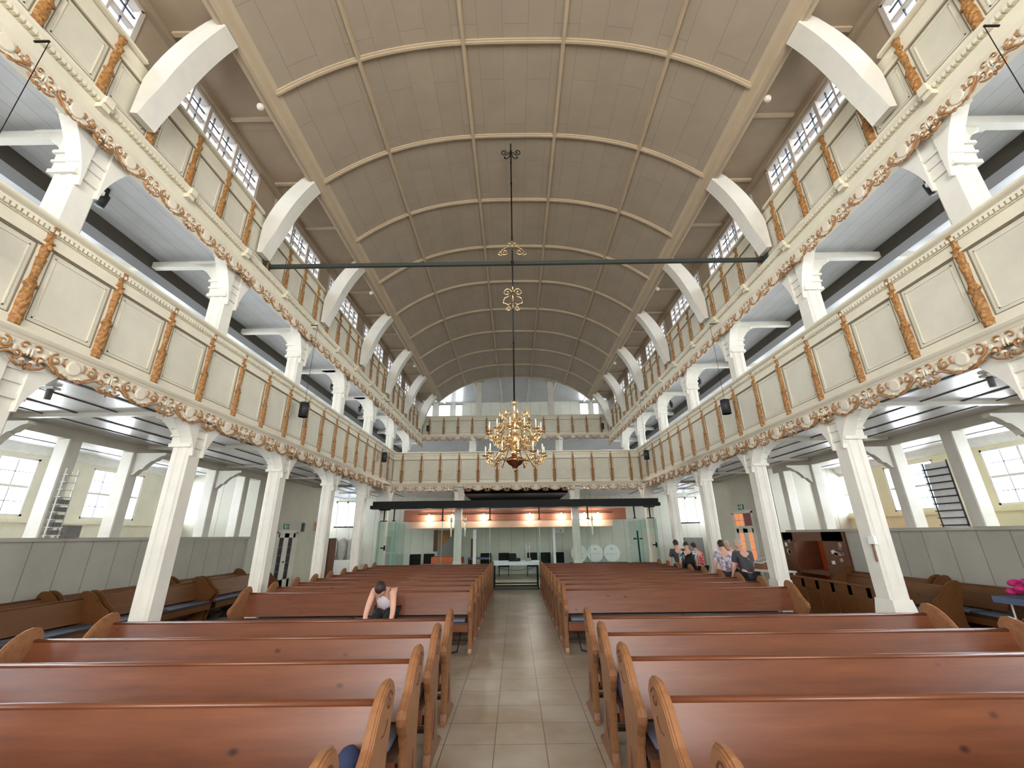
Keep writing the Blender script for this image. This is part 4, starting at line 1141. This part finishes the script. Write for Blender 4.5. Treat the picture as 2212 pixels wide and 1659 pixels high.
# ================================================================== porch doors, signs, frames
for s in (-1, 1):
    x = hx(s, PX+.04); dn = 1 if s < 0 else 2
    d0, d1, dz = (14.55, 15.80, 1.95) if s < 0 else (14.75, 16.0, 2.42)
    d = sempty('door_%d' % dn, (x, (d0+d1)/2, 0))
    m = MB().box(x-.06, x+.06, d0-.06, d0+.04, 0, dz).box(x-.06, x+.06, d1-.04, d1+.06, 0, dz).box(x-.06, x+.06, d0-.06, d1+.06, dz-.05, dz+.05)
    if s > 0: m.box(x-.05, x+.05, d0, d1, 1.88, 1.96)
    wpart('frame', m, M['frameR'], d)
    mid = (d0+d1)/2; top = 1.9 if s < 0 else 1.88
    for a, b in ((d0+.04, mid-.005), (mid+.005, d1-.04)):
        lf = MB().box(x-.03, x+.03, a, a+.14, 0, top).box(x-.03, x+.03, b-.14, b, 0, top).box(x-.03, x+.03, a, b, 0, .45).box(x-.03, x+.03, a, b, top-.14, top)
        o = wpart('leaf', lf, M['frameR'], d)
        g = MB().box(x-.008, x+.008, a+.14, b-.14, .45, top-.14)
        wpart('pane', g, M['lampblack'] if s < 0 else M['glowpane'], o)
        if s < 0:
            mm = MB()
            for z in (.7, .95, 1.2, 1.45): mm.box(x-.012, x+.012, a+.14, b-.14, z, z+.02)
            wpart('glazing_bar', mm, M['grey'], o)
        else:
            mm = MB()
            for z in (.7, .95, 1.2, 1.45): mm.box(x-.012, x+.012, a+.14, b-.14, z, z+.02)
            wpart('glazing_bar', mm, M['frameR'], o)
    wpart('handle', MB().box(x-s*.07, x-s*.03, mid-.03, mid-.01, .98, 1.02).box(x-s*.075, x-s*.06, mid-.14, mid-.01, .99, 1.01), M['iron'], d)
    if s > 0:
        wpart('transom_pane', MB().box(x-.008, x+.008, d0+.62, d1-.04, 1.96, dz-.05), M['glowpane'], d)
        wpart('transom_pane', MB().box(x-.008, x+.008, d0+.04, d0+.60, 1.96, dz-.05), M['redbrick'], d)
        wpart('transom_bar', MB().box(x-.03, x+.03, d0+.59, d0+.63, 1.96, dz-.05).box(x-.012, x+.012, d0+.63, d1-.04, 2.14, 2.16).box(x-.012, x+.012, d0+.95, d0+.97, 1.96, dz-.05), M['frameR'], d)
def wallsign(name, label, cat, s, y, z, w, h, mat, group=None, frame=None):
    t = thing(name, label, cat, (hx(s, PX-.012), y, z), 0, group)
    obj('board', MB().box(-.012, .012, -w/2, w/2, 0, h), mat, t)
    if frame: obj('frame', MB().box(-.016, .016, -w/2-.02, -w/2, -.02, h+.02).box(-.016, .016, w/2, w/2+.02, -.02, h+.02).box(-.016, .016, -w/2, w/2, -.02, 0).box(-.016, .016, -w/2, w/2, h, h+.02), frame, t)
    return t
for s, y, z in ((-1, 15.0, 2.03), (1, 15.35, 2.50)):
    t = wallsign('exit_sign', 'green emergency exit sign above the %s porch door' % SIDE[s], 'exit sign', s, y, z, .34, .17, M['green'])
    m = MB(); X = -s*.015
    m.box(X-.002, X+.002, -.13, -.06, .02, .15)                                    # door
    m.prism([(.0, .02), (.03, .02), (.05, .08), (.03, .12), (.0, .12), (-.02, .08), (.01, .06)], X-.002, X+.002, 'x')
    m.prism([(.08, .075), (.12, .075), (.12, .05), (.15, .085), (.12, .12), (.12, .095), (.08, .095)], X-.002, X+.002, 'x')
    m.ball((X, .015, .138), (.002, .012, .012), 8, 5)
    obj('pictogram', m, M['white'], t)
t = wallsign('picture', 'small framed grey photograph on the left porch wall beside the door', 'picture', -1, 16.15, 1.94, .34, .34, M['grey'], None, M['white'])
obj('image', MB().box(.012, .014, -.10, .06, .04, .30), M['lampblack'], t)
wallsign('notice', 'plain pale red notice sheet on the left porch wall', 'notice', -1, 17.2, 1.98, .32, .34, M['palered'])
t = wallsign('notice_board', 'small black and white notice board on the right porch wall', 'notice', 1, 17.35, 1.80, .22, .40, M['black'])
obj('sheet', MB().box(-.016, -.012, -.07, .07, .06, .20), M['paper'], t)
o = wbox('cabinet', 'tall narrow dark cabinet standing beyond the left porch', 'cabinet', -7.72, -7.5, 18.1, 18.7, 0, 1.72, M['walnut'])
# grave slabs at the far left wall
bs = wbox('plinth_shelf', 'long pale plinth under the carved grave slabs', 'plinth', -9.3, -7.65, 21.5, 21.98, 0, .72, M['white'])
for i, x in enumerate((-8.85, -8.42, -7.98)):
    m = MB(); pr = [(-.09, 0), (.09, 0), (.19, .30), (.20, .62), (.14, .86), (.05, .98), (0, 1.0), (-.05, .98), (-.14, .86), (-.20, .62), (-.19, .30)]
    m.prism(pr, -.05, .05, 'y'); m.prism([(a*.7, b*.8+.1) for a, b in pr], -.07, -.05, 'y')
    o = obj('grave_slab', m, M['stone'], None, (x, 21.85, .725)); tag(o, '%s grey coffin shaped stone slab on the pale plinth' % ('left', 'middle', 'right')[i], 'stone slab', 'stone slabs on the plinth')
o = wbox('equipment_case', 'dark grey upright case standing under the far right window', 'case', 7.75, 8.6, 20.6, 21.2, 0, 1.55, M['grey'])

# ================================================================== stall in the right partition
stl = thing('book_stall', 'dark brown wooden stall recess with orange back set into the right partition', 'stall', (7.95, 12.0, 0))
wpart('side_panel', MB().box(7.86, 8.9, 13.20, 13.26, 0, 1.74), M['walnut'], stl); wpart('side_panel', MB().box(7.86, 8.9, 10.76, 10.82, 0, 1.74), M['walnut'], stl)
wpart('front_board', MB().box(7.86, 7.92, 10.82, 11.55, 0, 1.74), M['walnut'], stl); wpart('front_board', MB().box(7.86, 7.92, 12.75, 13.2, 0, 1.74), M['walnut'], stl)
wpart('back_panel', MB().box(8.85, 8.9, 10.82, 13.2, 0, 1.74), M['orange'], stl, label='orange back panel')
wpart('head_board', MB().box(7.86, 8.0, 10.82, 13.2, 1.52, 1.74), M['walnut'], stl)
wpart('counter', MB().box(7.86, 8.85, 11.5, 12.8, .70, .76), M['walnut'], stl)
wpart('inner_post', MB().box(8.3, 8.4, 11.75, 11.85, .76, 1.52), M['walnut'], stl)
random.seed(11)
for i in range(9):
    y, z = random.uniform(10.92, 11.42), random.uniform(.98, 1.45)
    o = obj('postcard', MB().box(-.004, .004, -.055, .055, -.04, .04), (M['paper'], M['grey'], M['palered'])[i % 3], None, (7.853, y, z)); o.rotation_euler = (random.uniform(-.3, .3), 0, 0)
    tag(o, 'postcard pinned to the near brown board of the stall', 'postcard', 'postcards on the near stall board')
for i in range(6):
    y, z = random.uniform(12.85, 13.1), random.uniform(.95, 1.5)
    o = obj('postcard', MB().box(-.004, .004, -.05, .05, -.05, .05), (M['grey'], M['paper'])[i % 2], None, (7.853, y, z))
    tag(o, 'postcard pinned to the far brown board of the stall', 'postcard', 'postcards on the far stall board')
o = obj('price_list', MB().box(-.004, .004, -.10, .10, -.14, .14), M['paper'], None, (8.29, 11.80, 1.36)); tag(o, 'white paper sheet on the inner post of the stall', 'notice')
t_ = thing('desk_lamp', 'small white desk lamp on the stall counter', 'lamp', (8.2, 11.65, .76))
obj('base', MB().lathe([(.001, 0), (.07, 0), (.07, .02), (.001, .02)], (0, 0, 0), 12), M['white'], t_); obj('stem', MB().tube([(0, 0, .02), (0, 0, .22), (-.05, .2, .24)], .01, 6), M['white'], t_); obj('head', MB().ball((-.05, .24, .23), (.04, .06, .04), 8, 6), M['white'], t_)
tt = thing('sales_table', 'narrow pale table beside the stall with a sloping display box', 'table', (7.3, 13.45, 0))
obj('top', MB().box(-.35, .35, -.9, .5, .70, .74), M['white'], tt)
for a in (-.3, .3):
    for b in (-.85, .45): obj('leg', MB().box(a-.02, a+.02, b-.02, b+.02, 0, .70), M['white'], tt)
t_ = thing('display_box', 'wooden box with sloping white lid and dark round holes on the sales table', 'display box', (7.3, 13.45, .74))
obj('box', MB().prism([(-.22, 0), (.22, 0), (.22, .30), (-.22, .16)], -.28, .28, 'y'), M['pewend'], t_)
lidm = MB().prism([(-.24, .155), (.22, .302), (.22, .322), (-.24, .175)], -.30, .30, 'y'); obj('lid', lidm, M['white'], t_)
m = MB()
for a in range(3):
    for b in range(3): m.ball((-.16+a*.09, -.2+b*.12, .155+.02+(-.16+a*.09+.24)*.32+.003), (.022, .022, .012), 8, 4)
obj('hole', m, M['black'], t_)
# leaflet racks on the partitions
rk = thing('leaflet_rack', 'pale tiered leaflet rack standing on the right partition between two posts', 'rack', (7.85, 7.9, 1.80))
obj('back', MB().box(-.03, -.01, -.22, .22, 0, 1.13), M['white'], rk)
for i in range(9):
    z = .02+i*.123
    obj('shelf', MB().prism([(-.06, z), (-.115, z+.012), (-.115, z+.02), (-.05, z+.02)], -.23, .23, 'y'), M['lampblack'], rk)
    obj('leaflet', MB().prism([(-.055, z+.02), (-.05, z+.02), (-.035, z+.125), (-.04, z+.125)], -.21, .21, 'y'), M['paper'], rk)
obj('side_rod', MB().tube([(-.05, .235, 0), (-.05, .235, 1.15)], .012, 6), M['lampblack'], rk); obj('side_rod', MB().tube([(-.05, -.235, 0), (-.05, -.235, 1.15)], .012, 6), M['lampblack'], rk)
rk = thing('book_rack', 'white ladder like wire rack with small books against the left partition post', 'rack', (-7.66, 7.30, 1.80))
for y in (-.11, .11): obj('side_rod', MB().tube([(0, y, 0), (0, y, 1.12)], .012, 6), M['white'], rk)
for i in range(9):
    z = .03+i*.122
    obj('shelf', MB().box(-.05, .04, -.11, .11, z, z+.012), M['white'], rk)
    if i < 5:
        m = MB()
        for q in range(4): m.box(-.04, .03, -.10+q*.048, -.06+q*.048, z+.012, z+.075+.012*(q % 2))
        o = obj('book_row', m, M['grey'], rk); o['kind'] = 'stuff'
o = wbox('storage_box', 'grey box standing on the left partition beside the wire rack', 'box', -7.83, -7.66, 7.52, 7.78, 1.80, 2.0, M['grey'])
# sensor on the right column
t_ = thing('sensor', 'white box with a hanging brown stick fixed to the first right column', 'sensor', (4.872, 6.14, 1.58))
obj('case', MB().box(-.03, .012, -.055, .055, 0, .10), M['white'], t_); obj('stick', MB().tube([(-.012, .02, -.22), (-.012, .02, .0)], .012, 8), M['sidepew'], t_)
# flower table
ft = thing('folding_table', 'small table covered with a blue grey cloth at the right edge', 'table', (7.24, 6.1, 0))
obj('top', MB().box(-.30, .30, -.7, .7, .80, .83), M['white'], ft)
for a in (-.26, .26):
    for b in (-.62, .62): obj('leg', MB().tube([(a, b, 0), (a*.8, b, .80)], .012, 6), M['white'], ft)
o = obj('table_cover', MB().box(6.91, 7.56, 5.36, 6.84, .832, .842).box(6.905, 6.912, 5.36, 6.84, .76, .842), M['sheet']); tag(o, 'blue grey cloth over the folding table at the right edge', 'cloth')
fl = thing('flower_bouquet', 'bunch of pink flowers lying on the blue grey table at the right edge', 'flowers', (7.16, 6.42, .845))
m = MB(); lv = MB(); random.seed(5)
for i in range(26):
    c = (random.uniform(-.16, .16), random.uniform(-.24, .24), random.uniform(.07, .23)); m.ball(c, (.065, .065, .045), 7, 5); lv.tube([(0, 0, .0), c], .004, 4)
obj('petals', m, M['pink'], fl, None, True); obj('stems', lv, M['leafgreen'], fl)

# ================================================================== bags, cables
def blob(name, label, cat, loc, r, mat, seed, sub=()):
    random.seed(seed); m = MB(); m.ball((0, 0, 0), r, 14, 10)
    ph = [random.uniform(0, 6) for _ in range(6)]
    m.v = [(x*(1+.14*math.sin(9*z+ph[0])+.08*math.sin(14*y+ph[1])), y*(1+.12*math.sin(8*z+ph[2])), z*(1+.05*math.sin(11*x+ph[3]))) for x, y, z in m.v]
    t = thing(name, label, cat, loc); obj('body', m, mat, t, None, True)
    for n, mm, mt in sub: obj(n, mm, mt, t, None, True)
    return t
blob('jacket', 'navy jacket hung inside the second pew left of the aisle', 'jacket', (-.86, 2.62, .53), (.09, .12, .22), M['blue'], 2, (('sleeve', MB().tube([(.02, -.10, .1), (.04, -.13, -.05), (.03, -.12, -.2)], .045, 8), M['blue']), ('lining', MB().ball((.03, -.06, -.12), (.06, .09, .10), 10, 8), M['black'])))
blob('rucksack', 'dark blue rucksack hung at the aisle end of the third near pew on the right', 'bag', (.91, 3.98, .60), (.09, .13, .19), M['blue'], 4, (('strap', MB().tube([(0, -.1, .1), (.0, -.16, -.05), (0, -.14, -.28), (0, -.08, -.34), (0, -.02, -.28)], .008, 5), M['black']), ('pocket', MB().ball((-.03, -.04, -.09), (.07, .1, .09), 10, 8), M['black'])))
for i, (x, y, s) in enumerate(((.92, 3.05, 1), (.92, 3.86, 1), (-.85, 3.05, -1), (-.85, 3.86, -1), (-.88, 7.5, -1), (.95, 7.5, 1))):
    p = [(x, y, .32), (x+s*.02, y-.05, .18), (x+s*.05, y+.02, .06), (x+s*.16, y+.10, .03), (x+s*.30, y+.05, .03), (x+s*.42, y+.12, .03), (x+s*.5, y+.2, .02)]
    o = obj('cable', MB().tube(p, .009, 6), M['black'], None, None, True)
    tag(o, ('black cable under the second pew right of the aisle', 'black cable under the third pew right of the aisle', 'black cable under the second pew left of the aisle', 'black cable under the third pew left of the aisle', 'black cable by the first far block pew left of the aisle', 'black cable by the first far block pew right of the aisle')[i], 'cable', 'heating cables')

# ================================================================== people
def skin_mesh(name, verts, edges, radii, mat, extra=None, sub=1):
    me = bpy.data.meshes.new(name); me.from_pydata([tuple(v) for v in verts], edges, [])
    o = bpy.data.objects.new(name, me); COL.objects.link(o)
    sk = o.modifiers.new('s', 'SKIN'); sk.use_smooth_shade = True
    for i, r in enumerate(radii):
        d = me.skin_vertices[0].data[i]; d.radius = (r, r) if not isinstance(r, tuple) else r; d.use_root = (i == 0)
    ss = o.modifiers.new('u', 'SUBSURF'); ss.levels = sub; ss.render_levels = sub
    dg = bpy.context.evaluated_depsgraph_get()
    ev = bpy.data.meshes.new_from_object(o.evaluated_get(dg))
    mb = MB().add([v.co for v in ev.vertices], [tuple(p.vertices) for p in ev.polygons])
    bpy.data.objects.remove(o); bpy.data.meshes.remove(me); bpy.data.meshes.remove(ev)
    if extra: mb.add(extra.v, extra.f)
    return mb.mesh(name, mat, True)
def person(label, loc, rz, J, shirt, hairmat, hair_long=False, sleeves=True, hat=None, k=1.0):
    """J: joints in a local frame facing -Y (metres): pelvis, waist, chest, neck, head, and per side shoulder, elbow, wrist, hip, knee, ankle"""
    V = {n: Vector(v)*k for n, v in J.items()}
    p = thing('person', label, 'person', loc, rz)
    for n in list(V):
        if n.endswith('_r'): q = V[n]; V.setdefault(n[:-2]+'_l', Vector((-q.x, q.y, q.z)))
    vs, es, rs, idx = [], [], [], {}
    def nd(n, v, r, par=None):
        idx[n] = len(vs); vs.append(v); rs.append(r*k)
        if par is not None: es.append((idx[par], idx[n]))
    nd('pelvis', V['pelvis'], .125); nd('waist', V['waist'], .115, 'pelvis'); nd('chest', V['chest'], .135, 'waist'); nd('neck', V['neck'], .062, 'chest')
    hd = V['head']; nd('skull', V['neck'].lerp(hd, .7), .055, 'neck')
    for e in ('_r', '_l'):
        nd('sh'+e, V['shoulder'+e], .062, 'chest'); nd('el'+e, V['elbow'+e], .043, 'sh'+e); nd('wr'+e, V['wrist'+e], .028, 'el'+e)
        d = (V['wrist'+e]-V['elbow'+e]).normalized(); sd = Vector((1, 0, 0)) if abs(d.x) < .8 else Vector((0, 1, 0))
        palm = V['wrist'+e]+d*.05*k; nd('pa'+e, palm, .032, 'wr'+e)
        for f in range(4):
            b = palm+d*.045*k+sd*(f-1.5)*.019*k; c = b+d*(.032+.006*(f in (1, 2)))*k; t = c+d*.022*k+Vector((0, -.012, 0))*k
            nd('f%da' % f+e, b, .0095, 'pa'+e); nd('f%db' % f+e, c, .0088, 'f%da' % f+e); nd('f%dc' % f+e, t, .0078, 'f%db' % f+e)
        th = palm+Vector((0, -.035, 0))*k+d*.01*k; nd('t0'+e, th, .011, 'pa'+e); nd('t1'+e, th+d*.035*k+Vector((0, -.012, 0))*k, .009, 't0'+e)
        nd('hp'+e, V['hip'+e], .095, 'pelvis'); nd('kn'+e, V['knee'+e], .062, 'hp'+e); nd('an'+e, V['ankle'+e], .042, 'kn'+e)
        nd('to'+e, V['ankle'+e]+Vector((0, -.15, -.045))*k, .036, 'an'+e)
    up = (hd-V['neck']).normalized(); fwd = Vector((0, -1, 0)); fwd = (fwd-up*fwd.dot(up)).normalized(); sx = fwd.cross(up)
    X = MB()
    m = MB().ball((0, 0, 0), (.076, .094, .112), 16, 12)
    hv = []
    for x, y, z in m.v:
        if z < -.03: x *= 1-.28*min(1, (-.03-z)/.08); y = y*(1-.12*min(1, (-.03-z)/.08))-.012*min(1, (-.03-z)/.08)
        hv.append((x, y, z))
    m.v = hv
    m.prism([(-.088, .03), (-.118, -.018), (-.088, -.025)], -.013, .013, 'x')       # nose
    m.ball((0, -.086, -.055), (.024, .012, .008), 8, 5)                            # lips
    for q in (-1, 1): m.ball((q*.076, .01, -.01), (.010, .02, .030), 8, 6); m.ball((q*.03, -.082, .012), (.013, .010, .008), 8, 5)
    tr = lambda v: hd+(sx*v[0]-fwd*v[1]+up*v[2])*k
    X.v = [tr(v) for v in m.v]; X.f = m.f
    obj('body', skin_mesh('body', vs, es, rs, M['skin'], X), None, p)
    # eyes and hair
    e = MB()
    for q in (-1, 1): e.ball((q*.03, -.090, .012), (.006, .004, .006), 6, 4)
    e.v = [tr(v) for v in e.v]; obj('eyes', e, M['black'], p)
    h = MB().ball((0, .012, .022), (.086, .100, .108), 16, 12)
    hv = []
    for x, y, z in h.v:
        if y < -.03 and z < .055: y = -.03-(y+.03)*-.25
        if z < -.02 and not hair_long: z = -.02+(z+.02)*.5
        hv.append((x, y, z))
    h.v = [tr(v) for v in hv]; obj('hair', h, hairmat, p, None, True)
    # clothing follows the limbs, a little wider
    def cloth(name, chain, rad, edges, mat):
        obj(name, skin_mesh(name, [V[c] if isinstance(c, str) else c for c in chain], edges, [r*k for r in rad], mat), None, p)
    slv = lambda e: V['shoulder'+e].lerp(V['elbow'+e], .75)
    if sleeves:
        cloth('shirt', ['pelvis', 'waist', 'chest', V['chest'].lerp(V['neck'], .75), 'shoulder_r', slv('_r'), 'shoulder_l', slv('_l')], [.152, .140, .158, .078, .080, .066, .080, .066], [(0, 1), (1, 2), (2, 3), (2, 4), (4, 5), (2, 6), (6, 7)], shirt)
    else:
        cloth('tank_top', [V['pelvis'].lerp(V['waist'], .5), 'waist', 'chest', V['chest'].lerp(V['shoulder_r'], .55)+Vector((0, -.01, .02)), V['chest'].lerp(V['shoulder_l'], .55)+Vector((0, -.01, .02))], [.132, .130, .148, .070, .070], [(0, 1), (1, 2), (2, 3), (2, 4)], shirt)
    kn = lambda e: V['knee'+e].lerp(V['ankle'+e], .85)
    cloth('trousers', ['pelvis', 'hip_r', 'knee_r', kn('_r'), 'hip_l', 'knee_l', kn('_l')], [.138, .112, .078, .060, .112, .078, .060], [(0, 1), (1, 2), (2, 3), (0, 4), (4, 5), (5, 6)], M['trousers'])
    for e in ('_r', '_l'):
        a = V['ankle'+e]; s_ = MB().ball((a.x, a.y-.06*k, a.z-.035*k), (.05*k, .135*k, .045*k), 10, 7); obj('shoe', s_, M['black'], p, None, True)
    return p
sit = dict(pelvis=(0, 0, .10), waist=(0, -.10, .24), chest=(0, -.24, .37), neck=(0, -.34, .45), head=(0, -.455, .47),
           shoulder_r=(.155, -.29, .415), elbow_r=(.20, -.40, .15), wrist_r=(.19, -.52, -.08), hip_r=(.09, -.05, .06), knee_r=(.105, -.42, .02), ankle_r=(.11, -.40, -.42))
sit['shoulder_l'] = (-.155, -.29, .415); sit['elbow_l'] = (-.205, -.40, .15); sit['wrist_l'] = (-.19, -.51, -.08)
person('seated person in a white tank top bending forward in the first far pew', (-2.08, 7.56, .53), 0, sit, M['tank'], M['hair'], False, False)
def stand(lean, H=1.0, arms=(.24, -.10)):
    import math as q
    z0 = .92
    def b(d, off=0): return (0, -d*q.sin(lean)+off, z0+d*q.cos(lean))
    ch = b(.40); nk = b(.55); hd = (0, nk[1]-.06-.06*q.sin(lean), nk[2]+.125)
    sh = b(.47)
    return dict(pelvis=(0, 0, z0), waist=b(.18), chest=ch, neck=nk, head=hd, shoulder_r=(.19, sh[1], sh[2]), elbow_r=(arms[0], sh[1]-.04, sh[2]-.28), wrist_r=(arms[0]-.02, sh[1]+arms[1]-.08, sh[2]-.50),
                hip_r=(.10, 0, .88), knee_r=(.11, -.02, .50), ankle_r=(.12, .03, .085))
person('older man in a charcoal polo shirt seen from behind beside the second right column', (5.07, 10.0, 0), PI+.15, stand(.30), M['shirtgrey'], M['hairgrey'], k=.955)
person('person with dark hair in a lilac print top seen from behind, left of the man', (4.96, 10.75, 0), PI-.1, stand(.22), M['lilac'], M['hair'], True, k=.93)
person('grey haired person half hidden behind the man in charcoal', (5.50, 11.42, 0), PI+.5, stand(.25), M['redprint'], M['hairgrey'], k=.93)
person('man in a black and white print shirt wearing a black rucksack', (4.80, 12.6, 0), PI-.2, stand(.34), M['mono'], M['hair'], k=.90)
person('person in a red print top half hidden behind the third right column', (5.32, 13.1, 0), PI+.3, stand(.34), M['redprint'], M['hair'], True, k=.88)
person('person of whom only dark hair shows behind the print shirt man', (4.76, 13.22, 0), PI, stand(.22), M['shirtgrey'], M['hair'], True, k=.92)
t = blob('rucksack', 'black rucksack on the back of the print shirt man', 'bag', (4.74, 12.44, 1.02), (.14, .09, .20), M['black'], 9, (('strap', MB().tube([(-.10, .02, .12), (-.11, .10, .22), (-.11, .16, .18)], .018, 6).tube([(.10, .02, .12), (.11, .10, .22), (.11, .16, .18)], .018, 6), M['black']),))
